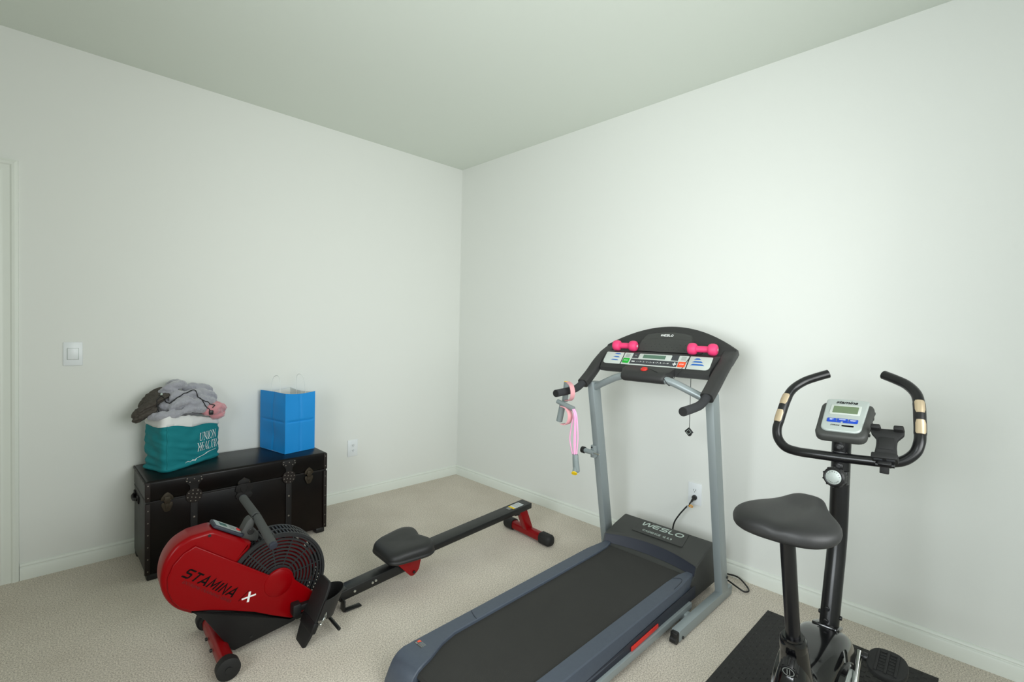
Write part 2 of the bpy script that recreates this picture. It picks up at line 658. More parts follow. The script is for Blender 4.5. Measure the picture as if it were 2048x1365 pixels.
# ------------------------------------------------------------------ room shell
X0, Y0, H = ROOM_X0, ROOM_Y0, ROOM_H
TH = 0.12
struct(MB().box((X0 - TH, Y0 - TH, -0.1), (TH, TH, 0.0)).build('floor', M['carpet']))
struct(MB().box((X0 - TH, Y0 - TH, H), (TH, TH, H + 0.1)).build('ceiling', M['ceiling']))
struct(MB().box((0, Y0, 0), (TH, TH, H)).build('wall_right', M['wall']))
b = MB()
b.box((DOOR[1], 0, 0), (0, TH, H))
b.box((X0, 0, 0), (DOOR[0], TH, H))
b.box((DOOR[0], 0, DOOR[2]), (DOOR[1], TH, H))
struct(b.build('wall_left', M['wall']))
b = MB()
b.box((X0, Y0 - TH, 0), (WIN[0], Y0, H))
b.box((WIN[1], Y0 - TH, 0), (TH, Y0, H))
b.box((WIN[0], Y0 - TH, 0), (WIN[1], Y0, WIN[2]))
b.box((WIN[0], Y0 - TH, WIN[3]), (WIN[1], Y0, H))
struct(b.build('wall_back', M['wall']))
b = MB()
b.box((X0 - TH, Y0 - TH, 0), (X0, WIN_FILL[0], H))
b.box((X0 - TH, WIN_FILL[1], 0), (X0, TH, H))
b.box((X0 - TH, WIN_FILL[0], 0), (X0, WIN_FILL[1], WIN_FILL[2]))
b.box((X0 - TH, WIN_FILL[0], WIN_FILL[3]), (X0, WIN_FILL[1], H))
struct(b.build('wall_entry', M['wall']))

# baseboards: flat board with a rounded cap and a small bead on top
BP = [(0, 0), (0.0155, 0), (0.0155, 0.057), (0.0140, 0.0605), (0.0095, 0.063), (0.0085, 0.067), (0.0120, 0.070), (0.0120, 0.074), (0.0085, 0.080), (0.003, 0.083), (0, 0.083)]


def baseboard(name, a, d, n_in, length):
    T = Matrix(((n_in[0], 0, d[0], a[0]), (n_in[1], 0, d[1], a[1]), (0, 1, 0, 0), (0, 0, 0, 1)))
    struct(MB().prism(BP, T, length).build(name, M['trim']))


baseboard('baseboard_left', (-2.787, 0), (1, 0), (0, -1), 2.787)
baseboard('baseboard_right', (0, Y0), (0, 1), (-1, 0), -Y0)
baseboard('baseboard_back', (X0, Y0), (1, 0), (0, 1), -X0)
baseboard('baseboard_entry', (X0, Y0), (0, 1), (1, 0), -Y0)

# door casing: stepped moulding around the doorway
CP = [(0, 0), (0, 0.010), (0.006, 0.012), (0.012, 0.010), (0.018, 0.0105), (0.040, 0.014), (0.046, 0.019), (0.056, 0.021), (0.062, 0.018), (0.068, 0.016), (0.070, 0)]
b = MB()
T = Matrix(((1, 0, 0, DOOR[1] - 0.002), (0, -1, 0, 0), (0, 0, 1, 0), (0, 0, 0, 1)))
zt = DOOR[2]
# side and head casings are mitred: build as sweeps of the profile along the opening
def casing_ring(u):
    return u
path = [(DOOR[1], 0), (DOOR[1], zt), (DOOR[0], zt), (DOOR[0], 0)]
rings = []
for (px, pz), (ox, oz) in zip(path, ((1, 0), (1, 1), (-1, 1), (-1, 0))):
    rings.append([(px + ox * (c[0] - .002), -c[1], pz + oz * (c[0] - .002)) for c in CP])
b.loft(rings, caps=True)
struct(b.build('trim_1', M['trim'], sharp=25))
b = MB()
b.box((DOOR[1] - 0.014, -0.001, 0), (DOOR[1], TH, zt))
b.box((DOOR[0], -0.001, 0), (DOOR[0] + 0.014, TH, zt))
b.box((DOOR[0], -0.001, zt - 0.014), (DOOR[1], TH, zt))
struct(b.build('trim_2', M['trim']))
dr = MB()
dr.box((DOOR[0] + 0.018, 0.012, 0.012), (DOOR[1] - 0.018, 0.047, zt - 0.018), bev=0.002)
dm = (DOOR[0] + DOOR[1]) / 2
for z0, z1 in ((0.25, 0.95), (1.08, 1.90)):
    for x0, x1 in ((DOOR[0] + 0.12, dm - 0.05), (dm + 0.05, DOOR[1] - 0.12)):
        dr.box((x0, 0.006, z0), (x1, 0.02, z1), bev=0.005)
door = struct(dr.build('door_1', M['door']))
k = MB()
k.lathe([(0.030, 0), (0.030, 0.006), (0.012, 0.010), (0.011, 0.030), (0.022, 0.036), (0.027, 0.046), (0.025, 0.058), (0.014, 0.064), (0, 0.065)],
        zframe((DOOR[1] - 0.066, 0.012, 0.93), (0, -1, 0)), 24)
k.build('door_knob', M['bronze'], door)

# back-wall window and the added, unseen entry-wall one: frames, panes, casings
def window(n, a0, a1, z0, z1, P):
    """P(a, d, z): a along the wall, d into the room, z up"""
    def bx(b_, lo, hi):
        p, q = P(*lo), P(*hi)
        b_.box([min(p[i], q[i]) for i in range(3)], [max(p[i], q[i]) for i in range(3)], bev=0.003)
    w = MB()
    mid, mz = (a0 + a1) / 2, (z0 + z1) / 2
    for lo, hi in (((a0, -.10, z0), (a0 + .05, -.03, z1)), ((a1 - .05, -.10, z0), (a1, -.03, z1)), ((a0, -.10, z0), (a1, -.03, z0 + .05)),
                   ((a0, -.10, z1 - .05), (a1, -.03, z1)), ((a0, -.09, mz - .02), (a1, -.04, mz + .02)), ((mid - .03, -.10, z0), (mid + .03, -.03, z1))):
        bx(w, lo, hi)
    win = struct(w.build('window_%d' % n, M['trim']))
    g = MB()
    p, q = P(a0 + .03, -.070, z0 + .03), P(a1 - .03, -.066, z1 - .03)
    g.box([min(p[i], q[i]) for i in range(3)], [max(p[i], q[i]) for i in range(3)])
    g.build('pane', M['glass'], win)
    w = MB()
    for lo, hi in (((a0 - .07, 0, z0 - .03), (a0, .018, z1 + .07)), ((a1, 0, z0 - .03), (a1 + .07, .018, z1 + .07)), ((a0 - .07, 0, z1), (a1 + .07, .018, z1 + .07)),
                   ((a0 - .09, -.03, z0 - .03), (a1 + .09, .05, z0)), ((a0 - .07, 0, z0 - .10), (a1 + .07, .015, z0 - .03))):
        bx(w, lo, hi)
    struct(w.build('trim_%d' % (n + 2), M['trim']))


window(1, *WIN, lambda a, d, z: (a, Y0 + d, z))
window(2, *WIN_FILL, lambda a, d, z: (X0 + d, a, z))  # added opening, placed for the light it throws on the right wall

# wall switch
sw = thing('light_switch', 'white rocker light switch plate on the left wall', 'light switch', (-2.587, 0, 1.143))
MB().box((-.0385, -.006, -.0625), (.0385, 0, .0625), bev=.003).build('cover_plate', M['plate'], sw)
b = MB()
b.box((-.0235, -.0075, -.031), (.0235, -.003, .031), bev=.001, mi=1)
b.hexa([(-.0215, -.006, -.029), (.0215, -.006, -.029), (.0215, -.006, .029), (-.0215, -.006, .029),
        (-.0215, -.0095, -.029), (.0215, -.0095, -.029), (.0215, -.012, .029), (-.0215, -.012, .029)], bev=.001)
b.build('rocker', [M['plate'], M['silver']], sw)


def outlet(label, loc, rotz):
    o = thing('electrical_outlet', label, 'outlet', loc, rotz, 'white wall outlets')
    MB().box((-.040, -.006, -.063), (.040, 0, .063), bev=.003).build('cover_plate', M['plate'], o)
    for dz in (.0195, -.0195):
        s = MB()
        s.prism(round_poly([(-.0165, -.010), (-.0165, .010), (-.010, .0145), (.010, .0145), (.0165, .010), (.0165, -.010), (.010, -.0145), (-.010, -.0145)], .003),
                Matrix(((1, 0, 0, 0), (0, 0, -1, -.0055), (0, 1, 0, dz), (0, 0, 0, 1))), .0025)
        for dx in (-.0065, .0065):
            s.box((dx - .0012, -.0084, dz - .001), (dx + .0012, -.0078, dz + .008), mi=1)
        s.cyl((0, -.0078, dz - .0075), (0, -.0084, dz - .0075), .0026, 12, mi=1)
        s.build('socket', [M['plate'], M['slot']], o)
    b = MB()
    b.cyl((0, -.005, 0), (0, -.0072, 0), .003, 12)
    b.build('screw', M['plate'], o)
    return o


outlet('white duplex outlet on the left wall to the right of the trunk', (-1.008, 0, .393), 0)
outlet('white duplex outlet on the right wall with the treadmill cord plugged in', (0, -2.225, .395), radians(-90))
# ------------------------------------------------------------------ treadmill
# built in (x, w, z): x along the room's right-hand direction, w to the left of its centre line
TMX, TMY = -1.0, -2.17
tm = thing('treadmill', 'grey and black folding treadmill with a wide console against the right wall', 'treadmill', (TMX, TMY, 0))
SH = (-TMX, 0, 0)


def tbuild(b, name, m, parent=None, **k):
    return b.build(name, m, tm if parent is None else parent, shift=SH, **k)


def deck_z(x):                       # top of the side rails
    return 0.150 - 0.022 * max(0.0, (-0.55 - x)) / 1.0


# walking belt on its deck
b = MB()
bx = [(-1.765, .080), (-1.772, .090), (-1.765, .102), (-1.74, .110), (-.50, .140), (-.46, .140)]
rings = []
for x, z in bx:
    rings.append([(x, -.215, z), (x, .215, z), (x, .215, z - .05), (x, -.215, z - .05)])
b.loft(rings)
tbuild(b, 'belt', M['belt'])

# side rails: slate plastic covers that widen inward at the rear and round down at the end
for s in (1, -1):
    b = MB()
    xs = [-.440, -.452, -.50, -.60, -.80, -1.0, -1.2, -1.40, -1.55, -1.62, -1.66, -1.70, -1.74, -1.765, -1.785, -1.800, -1.808, -1.810]
    rings = []
    for x in xs:
        z = deck_z(x)
        if x < -1.735:
            t = min(1.0, (-1.735 - x) / 0.075)
            z = 0.02 + (z - 0.02) * sqrt(max(0.0, 1 - t * t))
        inner = .198
        if x < -1.55:
            t = min(1.0, (-1.55 - x) / 0.22)
            inner = .198 - .070 * (3 * t * t - 2 * t ** 3)
        if x > -.52:
            inner = .198 + (x + .52) * .25
        out = .283 if x < -.60 else .283 - (x + .60) * .09
        zb = .055 if x > -1.62 else .055 - .043 * min(1, (-1.62 - x) / .15)
        zb = min(zb, z - .004)
        hh = z - zb
        rings.append([(x, s * inner, min(z, zb + hh) - min(.030, hh * .45)), (x, s * (inner + .002), z - min(.004, hh * .2)), (x, s * (inner + .006), z),
                      (x, s * (out - .019), z), (x, s * (out - .014), z - min(.004, hh * .2)), (x, s * out, zb + hh * .30), (x, s * out, zb), (x, s * inner, zb)])
    b.loft(rings)
    rail = tbuild(b, 'side_rail', M['navy'], sharp=30)
    # seam of the rear cap
    q = MB()
    q.tube(smooth_path([(-1.435, s * .203, deck_z(-1.43) + .0004), (-1.430, s * .225, deck_z(-1.43) + .0006), (-1.415, s * .262, deck_z(-1.43) + .0004)] if s > 0 else
                       [(-.555, s * .204, deck_z(-.55) + .0004), (-.530, s * .235, deck_z(-.53) + .0006), (-.555, s * .252, deck_z(-.55) + .0004), (-.64, s * .258, deck_z(-.64) + .0003)]), .0011, 6)
    tbuild(q, 'seam', M['navy_dark'], rail)
    # dark lower skirt of the rail and the steel deck frame below it
    q = MB()
    q.hexa([(-1.64, s * .262, .050), (-.47, s * .262, .058), (-.47, s * .2845, .058), (-1.64, s * .2845, .050),
            (-1.64, s * .262, .075), (-.47, s * .262, .080), (-.47, s * .2825, .118), (-1.64, s * .2825, .070)], bev=.002)
    tbuild(q, 'skirt', M['navy_dark'], rail)
    q = MB()
    q.hexa([(-1.62, s * .262, .022), (-.535, s * .262, .034), (-.535, s * .298, .034), (-1.62, s * .298, .022),
            (-1.62, s * .262, .050), (-.535, s * .262, .064), (-.535, s * .298, .064), (-1.62, s * .298, .050)], bev=.002)
    tbuild(q, 'deck_frame', M['steel'])
    if s < 0:
        q = MB()
        q.hexa([(-1.045, s * .284, .058), (-.835, s * .284, .066), (-.835, s * .290, .066), (-1.045, s * .290, .058),
                (-1.045, s * .284, .075), (-.835, s * .284, .083), (-.835, s * .289, .083), (-1.045, s * .289, .075)], bev=.0015)
        tbuild(q, 'warning_reflector', M['red_clip'], rail)
    else:
        # label near the rear end: small orange square and grey print
        lb = MB()
        zz = deck_z(-1.70) + .0003
        Tl = frame((-1.688, .232, zz - .001), (0, -1, 0), (1, 0, 0))
        lb.box((-.024, -.014, 0), (.024, .014, .0009), mi=0, T=Tl)
        lb.prism([(-.021, -.002), (-.021, .010), (-.008, .011), (-.012, -.003)], Tl, .0014, mi=1)
        for i in range(4):
            lb.box((-.005, .008 - i * .0055, 0), (.022, .0105 - i * .0055, .0013), mi=2, T=Tl)
        lb.box((-.020, -.0115, 0), (-.008, -.0055, .0013), mi=2, T=Tl)
        tbuild(lb, 'label', [M['grey_dark'], M['btn_red'], M['print_grey']], rail)
# rear roller cover between the rails
b = MB()
b.box((-1.79, -.215, .02), (-1.55, .215, .075), bev=.01)
tbuild(b, 'deck', M['black'])

# motor hood
b = MB()
ws = [-.268, -.262, -.225, -.15, -.075, 0, .075, .15, .225, .262, .268]
rings = []
for w in ws:
    k = 1 - (w / .268) ** 2
    e = 0.0 if abs(w) < .265 else .006
    rings.append([(-.205, w, .035), (-.200, w, .20), (-.207, w, .233 - e), (-.222, w, .242 - e), (-.235, w, .242 - e), (-.33, w, .219 - e), (-.412 + .055 * k, w, .192 + .010 * k - e),
                  (-.425 + .055 * k, w, .187 + .010 * k - e), (-.431 + .055 * k, w, .180 + .010 * k), (-.446 + .045 * k, w, .1405), (-.52, w, .10), (-.52, w, .035)])
b.loft(rings)
hood = tbuild(b, 'motor_hood', M['hood'], sharp=30)
b = MB()
fr_ = []
for i in range(25):
    w = -.262 + .524 * i / 24
    k = 1 - (w / .268) ** 2
    fr_.append([(-.4325 + .055 * k, w, .183 + .010 * k), (-.4335 + .055 * k, w, .178 + .010 * k), (-.4485 + .045 * k, w, .1412), (-.440 + .045 * k, w, .141)])
b.loft(fr_)
tbuild(b, 'hood_front', M['navy_dark'], hood, sharp=30)


def hood_z(x):
    return .242 + (x + .235) * (.242 - .219) / .095


ang = math.atan2(.023, .095)
Th = frame((-.276, 0, hood_z(-.276) + .0010), (0, -1, 0), (cos(ang), 0, sin(ang)))
pl = MB()
pl.prism(round_poly([(-.150, -.070), (.150, -.070), (.135, .048), (-.135, .048)], .01), Th, .0016, bev=.0007)
plate = tbuild(pl, 'name_plate', M['hood'], hood)
tx = MB()
tx.strokes('WEZLO', frame((-.263, .002, hood_z(-.263) + .0028), (0, -1, 0), (cos(ang), 0, sin(ang))), .034, wide=1.28, width=.20, shear=.15, gap=.22)
tx.text('CADENCE  G 5.9', frame((-.318, .008, hood_z(-.318) + .0028), (0, -1, 0), (cos(ang), 0, sin(ang))), .021, sx=1.12)
tbuild(tx, 'lettering', M['ink_silver'], plate)

# base: two floor rails, cross tube, uprights
UD = Vector((-.19, 0, 1)).normalized()
for s in (1, -1):
    b = MB()
    b.box((-.772, s * .318, .006), (-.205, s * .355, .052), bev=.002)
    foot = tbuild(b, 'base_rail', M['steel'])
    q = MB()
    q.box((-.792, s * .320, .003), (-.765, s * .353, .049), bev=.006)
    q.cyl((-.785, s * .322, .016), (-.785, s * .351, .016), .016, 16)
    q.cyl((-.745, s * .354, .016), (-.745, s * .360, .016), .006, 12)
    q.cyl((-.76, s * .316, .030), (-.76, s * .320, .030), .006, 12)
    tbuild(q, 'end_cap', M['black'], foot)
    b = MB()
    x0, x1 = -.327, -.257
    top = 1.043
    dx = -.19 * (top - .05)
    b.hexa([(x0, s * .317, .048), (x1, s * .317, .048), (x1, s * .355, .048), (x0, s * .355, .048),
            (x0 + dx, s * .317, top), (x1 + dx, s * .317, top), (x1 + dx, s * .355, top), (x0 + dx, s * .355, top)], bev=.003)
    up = tbuild(b, 'upright', M['steel'])
    q = MB()
    q.cyl((-.277, s * .355, .115), (-.277, s * .360, .115), .007, 12, bev=.002)
    tbuild(q, 'bolt', M['black'], up)
b = MB()
b.box((-.615, -.32, .006), (-.575, .32, .040), bev=.002)
tbuild(b, 'cross_tube', M['steel'])

# storage latch on the front of the left-hand upright
b = MB()
b.box((-.470, .325, .605), (-.440, .352, .675), bev=.002)
b.cyl((-.478, .385, .640), (-.478, .325, .636), .014, 18)
latch = tbuild(b, 'storage_latch', M['steel'])
b = MB()
b.cyl((-.478, .408, .641), (-.478, .384, .640), .019, 20, bev=.004)
tbuild(b, 'latch_knob', M['black'], latch)
b = MB()
b.cyl((-.478, .326, .636), (-.478, .285, .634), .004, 10)
tbuild(b, 'latch_pin', M['chrome'], latch)
b = MB()
b.cyl((-.4705, .343, .663), (-.472, .343, .663), .005, 10)
tbuild(b, 'bolt', M['black'], latch)

# curved steel cross bar under the console
path = smooth_path([(-.480, .335, 1.005), (-.500, .25, 1.045), (-.517, .15, 1.086), (-.522, .075, 1.096), (-.522, -.075, 1.096), (-.517, -.15, 1.086), (-.500, -.25, 1.045), (-.480, -.335, 1.005)], 6)
b = MB()
b.tube(path, .0185, 18)
tbuild(b, 'cross_bar', M['steel'])

# console shell: sloped control strip, shelf and arched back
APX, APZ = -.232, 1.360


def arch_top(w):
    t = abs(w) / .372
    return 1.250 + (APZ - 1.250) * (1 - t ** 2.0) if t < 1 else 1.250


def back_x(z):
    return -.312 + (z - 1.222) * (.080 / .138)


b = MB()
rings = []
cols = [-.372 + .744 * i / 36 for i in range(37)]
for w in cols:
    zt_ = arch_top(w)
    bx_ = back_x(zt_)
    g = 0.0
    if abs(w) > .318:
        g = (abs(w) - .318) / .054
    # sloping strip profile; ends (arms) start at |w| > .318
    r = [(-.456, w, 1.108), (-.458, w, 1.128), (-.448, w, 1.148), (-.397, w, 1.2105), (-.390, w, 1.2135), (-.322, w, 1.219), (-.312, w, 1.224)]
    for t in (.25, .5, .75, .93):
        z = 1.224 + (zt_ - 1.224) * t
        r.append((back_x(z), w, z))
    r += [(bx_ + .004, w, zt_), (bx_ + .020, w, zt_ - .003), (bx_ + .028, w, zt_ - .014), (-.262, w, 1.225), (-.285, w, 1.160), (-.385, w, 1.098)]
    if g > 0:
        # cheek: closes flat over the shelf, follows shoulder to arm
        r = [(max(x, -.345), ww, max(z, 1.205)) if z < 1.2245 else (x, ww, z) for (x, ww, z) in r]
    rings.append(r)
b.loft(rings)
console = tbuild(b, 'console', M['console'], sharp=32)
# cheeks and arms: rounded-rectangular sleeves from the shoulders to the hand grips
for s in (1, -1):
    q = MB()
    pth = smooth_path([(-.288, s * .340, 1.236), (-.318, s * .344, 1.222), (-.375, s * .348, 1.192), (-.435, s * .349, 1.150), (-.490, s * .348, 1.105), (-.530, s * .348, 1.075), (-.572, s * .348, 1.046)], 5)
    k = len(pth)
    rings = []
    for i, p in enumerate(pth):
        t = (pth[min(i + 1, k - 1)] - pth[max(i - 1, 0)]).normalized()
        side = Vector((0, 1, 0))
        nn = side.cross(t).normalized()
        if nn.z < 0:
            nn = -nn
        u = i / (k - 1)
        ww = .070 - .012 * u
        hh = .040 + .012 * u
        sec = rrect(ww, hh, .017 if u > .3 else .012, 4)
        rings.append([p + side * a + nn * (c - hh / 2 + .012) for a, c in sec])
    q.loft(rings)
    arm = tbuild(q, 'console_arm', M['console'], console, sharp=50)
    q = MB()
    pth = smooth_path([(-.545, s * .348, 1.052), (-.590, s * .348, 1.024), (-.635, s * .348, 1.008), (-.70, s * .348, 1.001), (-.793, s * .348, .996)], 5)
    q.tube(pth, .0195, 20)
    grip = tbuild(q, 'hand_grip', M['foam'])
    q = MB()
    q.cyl((-.792, s * .348, .996), (-.7965, s * .348, .9958), .0185, 20, bev=.001)
    tbuild(q, 'grip_cap', M['black_matte'], grip)

# raised reading pod with ledge, dimples and lettering
b = MB()
rows = [(1.2225, .163), (1.262, .150), (1.281, .1445), (1.284, .143), (1.296, .138), (1.312, .1285), (1.316, .120)]
rings = []
for z, hw in rows:
    pr = .020 if z < 1.283 else (.014 if z < 1.30 else .010)
    if z > 1.314:
        pr = .004
    ring = []
    n = 16
    for i in range(n + 1):
        w = -hw + 2 * hw * i / n
        crown = .012 * (1 - (w / hw) ** 2) * (1 if z > 1.25 else 0)
        zz = z + crown * (1 if z > 1.28 else .5)
        ring.append((back_x(zz) - pr, w, zz))
    for i in range(n, -1, -1):
        w = -hw * 1.03 + 2 * hw * 1.03 * i / n
        zz = z + .012 * (1 - (w / hw) ** 2) * (1 if z > 1.28 else .5 if z > 1.25 else 0)
        ring.append((back_x(zz) + .006, w, zz))
    rings.append(ring)
b.loft(rings)
for r_ in range(3):
    for i in range(9 - (r_ % 2)):
        w = -.118 + .0295 * i + (.0147 if r_ % 2 else 0)
        z = 1.236 + .013 * r_
        b.ball((back_x(z) - .0200, w, z), .0022, 8)
pod = tbuild(b, 'reading_rack', M['hood'], console, sharp=30)
sl = Vector((.080, 0, .138)).normalized()
tx = MB()
tx.strokes('WEZLO', frame((back_x(1.311) - .0165, .004, 1.311), (0, -1, 0), sl), .0125, wide=1.05, width=.22, shear=.1, gap=.18)
tbuild(tx, 'lettering', M['ink_white'], pod)

# control panel on the sloped strip; local a to the right, c up the slope
S0 = Vector((-.448, 0, 1.148))
SU = Vector((.051, 0, .0625)).normalized()
Ts = frame(S0, (0, -1, 0), SU)
SN = Vector((Ts[0][2], Ts[1][2], Ts[2][2]))
Ts = frame(S0 + SN * .0008, (0, -1, 0), SU)
L = .0795


def quad(a0, a1, c0, c1):
    return [(a0, c0), (a1, c0), (a1, c1), (a0, c1)]


b = MB()
b.prism(round_poly([(-.190, .001), (-.190, L), (-.303, L), (-.303, .001)], [0, 0, .006, .024]), Ts, .0016, bev=.0005)
b.prism(round_poly([(.190, .001), (.303, .001), (.303, L), (.190, L)], [0, .024, .006, 0]), Ts, .0016, bev=.0005)
b.prism(quad(-.184, .184, .001, L), Ts, .0014)
panel = tbuild(b, 'control_panel', M['panel_white'], console)
b = MB()
b.prism(quad(-.131, .133, .046, L), Ts, .0018)
b.prism(quad(-.133, .136, .008, .041), Ts, .0018)
keys = tbuild(b, 'key_strip', M['grey_dark'], console)
T2 = Ts.copy()
T2.translation = S0 + SN * .0026
b = MB()
b.prism(round_poly(quad(-.092, .095, .040, .0775), .006), T2, .0016, bev=.0005)
tbuild(b, 'screen_bezel', M['panel_white'], console)
T3 = Ts.copy()
T3.translation = S0 + SN * .0042
b = MB()
b.prism(quad(-.066, .062, .048, .071), T3, .0008)
tbuild(b, 'screen', M['lcd_dark'], console)
b = MB()
b.prism(round_poly(quad(-.180, -.140, .010, .043), .006), T2, .0022, bev=.0008)
st = tbuild(b, 'start_button', M['btn_green'], console)
b = MB()
b.prism(round_poly(quad(.141, .180, .008, .040), .004), T2, .0022, bev=.0008)
sp = tbuild(b, 'stop_button', M['btn_red'], console)
T4 = Ts.copy()
T4.translation = S0 + SN * .0049


def at(a, c, T=None):
    T = T or T4
    m = T.copy()
    m.translation = T @ Vector((a, c, 0))
    return m


tx = MB()
tx.text('START', at(-.160, .0265), .0085)
tbuild(tx, 'lettering', M['ink_white'], st)
tx = MB()
tx.text('STOP', at(.1605, .024), .0095)
tbuild(tx, 'lettering', M['ink_white'], sp)
tx = MB()
T5 = Ts.copy()
T5.translation = S0 + SN * .0027
for i in range(10):
    tx.text(str(i + 1), at(-.091 + .0195 * i, .0245, T5), .011, bold=.004)
    if i < 9:
        tx.box((-.083 + .0195 * i, .0237, 0), (-.0795 + .0195 * i, .0250, .0005), T=T5)
tx.box((-.124, .0215, 0), (-.105, .0270, .0006), T=T5)
tx.box((.112, .0218, 0), (.131, .0272, .0006), T=T5)
tx.box((.1188, .0145, 0), (.1242, .0345, .0006), T=T5)
tbuild(tx, 'lettering', M['ink_white'], keys)
for a0 in (-.160, .160):
    tx = MB()
    for i in range(4):
        tx.box((a0 - .013, .0515 + .0062 * i, 0), (a0 + .013, .0540 + .0062 * i, .0004), T=T5)
    tbuild(tx, 'fine_print', M['print_grey'], panel)
tx = MB()
tx.box((-.117, .060, 0), (-.108, .066, .0004), T=T5)
tbuild(tx, 'indicator_mark', M['print_grey'], keys)
for (a0, a1, c) in ((-.248, -.205, .0685), (-.250, -.206, .0475), (-.258, -.206, .0265)):
    tx = MB()
    tx.prism([(a0, c - .001), (a0 + .012, c + .004), (a1 - .010, c + .0035), (a1, c - .003), (a1 - .02, c - .004)], T5, .0004)
    tbuild(tx, 'blue_stripe', M['ink_blue'], panel)
for (a0, a1, c) in ((.212, .250, .0650), (.207, .263, .0480), (.203, .275, .0300)):
    tx = MB()
    tx.prism([(a0, c - .005), (a0 + .012, c + .004), (a1 - .012, c + .004), (a1, c - .005)], T5, .0004)
    tbuild(tx, 'blue_stripe', M['ink_blue'], panel)

# padded lower housing with the safety key slot, wrapped round the cross bar
b = MB()
rings = []
for w, sc in ((-.136, .86), (-.130, .96), (-.118, 1), (0, 1), (.118, 1), (.130, .96), (.136, .86)):
    k = abs(w) / .136
    pr = [(-.452, 1.150), (-.475, 1.146), (-.505, 1.136), (-.528, 1.126), (-.545, 1.108), (-.547, 1.090), (-.538, 1.076), (-.520, 1.070), (-.500, 1.075), (-.455, 1.110)]
    cx, cz = -.50, 1.108
    rings.append([(cx + (x - cx) * sc, w * (1 if x > -.51 else .90), cz + (z - cz) * sc) for x, z in pr])
b.loft(rings)
hs = tbuild(b, 'lower_housing', M['console'], console, sharp=40)
b = MB()
b.lathe([(.0, 0), (.017, 0), (.019, .003), (.018, .008), (.010, .011), (0, .012)], zframe((-.506, .004, 1.133), (-.35, 0, 1)), 20)
b.box((-.003, -.010, -.004), (.003, .010, .009), bev=.002, T=zframe((-.506, .004, 1.140), (-.35, 0, 1)))
key = tbuild(b, 'safety_key', M['red_clip'], console)
cord = smooth_path([(-.508, -.012, 1.141), (-.512, -.030, 1.140), (-.520, -.06, 1.133), (-.530, -.095, 1.121), (-.540, -.120, 1.104), (-.536, -.138, 1.078), (-.520, -.143, 1.067), (-.502, -.144, 1.076),
                    (-.497, -.150, 1.098), (-.476, -.158, 1.124), (-.458, -.166, 1.140), (-.420, -.182, 1.188), (-.398, -.192, 1.214), (-.384, -.200, 1.2165), (-.360, -.208, 1.2185), (-.335, -.212, 1.2215), (-.318, -.212, 1.227),
                    ], 6)
b = MB()
b.tube(cord, .0016, 8)
tbuild(b, 'safety_cord', M['black'], key)
# hanging end of the cord behind the console, with its clothing clip
b = MB()
b.tube([(-.300, -.148, 1.150), (-.300, -.148, 1.0), (-.300, -.148, .834)], .0016, 8)
b2 = tbuild(b, 'clip_cord', M['black'], console)
b = MB()
Tc = frame((-.302, -.148, .812), (0, -.72, .70), (.0, .70, .72))
b.box((-.016, -.016, -.005), (.016, .018, .005), bev=.002, T=Tc)
b.box((-.012, -.020, -.004), (.002, -.012, .004), bev=.001, T=Tc)
clip = tbuild(b, 'clothing_clip', M['black'], b2)
b = MB()
for lo, hi in (((-.010, -.009, .005), (.010, -.0075, .0056)), ((-.010, .0085, .005), (.010, .010, .0056)), ((-.010, -.009, .005), (-.0085, .010, .0056)), ((.0085, -.009, .005), (.010, .010, .0056))):
    b.box(lo, hi, T=Tc)
    b.box((lo[0], lo[1], -.0056), (hi[0], hi[1], -.005), T=Tc)
tbuild(b, 'clip_outline', M['ink_silver'], clip)

# power cord: plug in the wall outlet, down behind the hood, loop on the carpet
b = MB()
pc = smooth_path([(-.030, -.068, .377), (-.050, -.060, .365), (-.066, -.050, .345), (-.075, -.030, .318), (-.085, -.002, .275), (-.092, .022, .225), (-.095, .028, .170), (-.10, .02, .10), (-.11, .01, .04), (-.125, -.02, .012),
                  (-.105, -.10, .010), (-.06, -.20, .012), (-.036, -.27, .016), (-.040, -.325, .020), (-.085, -.385, .012), (-.125, -.408, .012), (-.150, -.395, .012), (-.148, -.36, .020), (-.13, -.30, .03), (-.14, -.24, .05), (-.198, -.20, .07)], 7)
b.tube(pc, .0042, 10)
pcord = tbuild(b, 'power_cord', M['black'])
b = MB()
b.cyl((-.008, -.0565, .3765), (-.026, -.062, .378), .0145, 18, bev=.004)
b.cyl((-.022, -.061, .378), (-.052, -.059, .363), .0085, 14, r2=.006)
tbuild(b, 'plug', M['black'], pcord)
b = MB()
b.box((-.012, -.0025, -.004), (.016, .0025, .010), bev=.001, T=frame((-.070, -.047, .338), (.3, .2, -.9), (0, 1, 0)))
tbuild(b, 'cord_tag', M['tag_white'], pcord)
b = MB()
b.tube(smooth_path([(-.066, -.052, .335), (-.060, -.066, .333), (-.063, -.072, .340), (-.068, -.060, .346)], 5, closed=True), .0026, 6, closed=True)
tbuild(b, 'wire_tie', M['orange'], pcord)

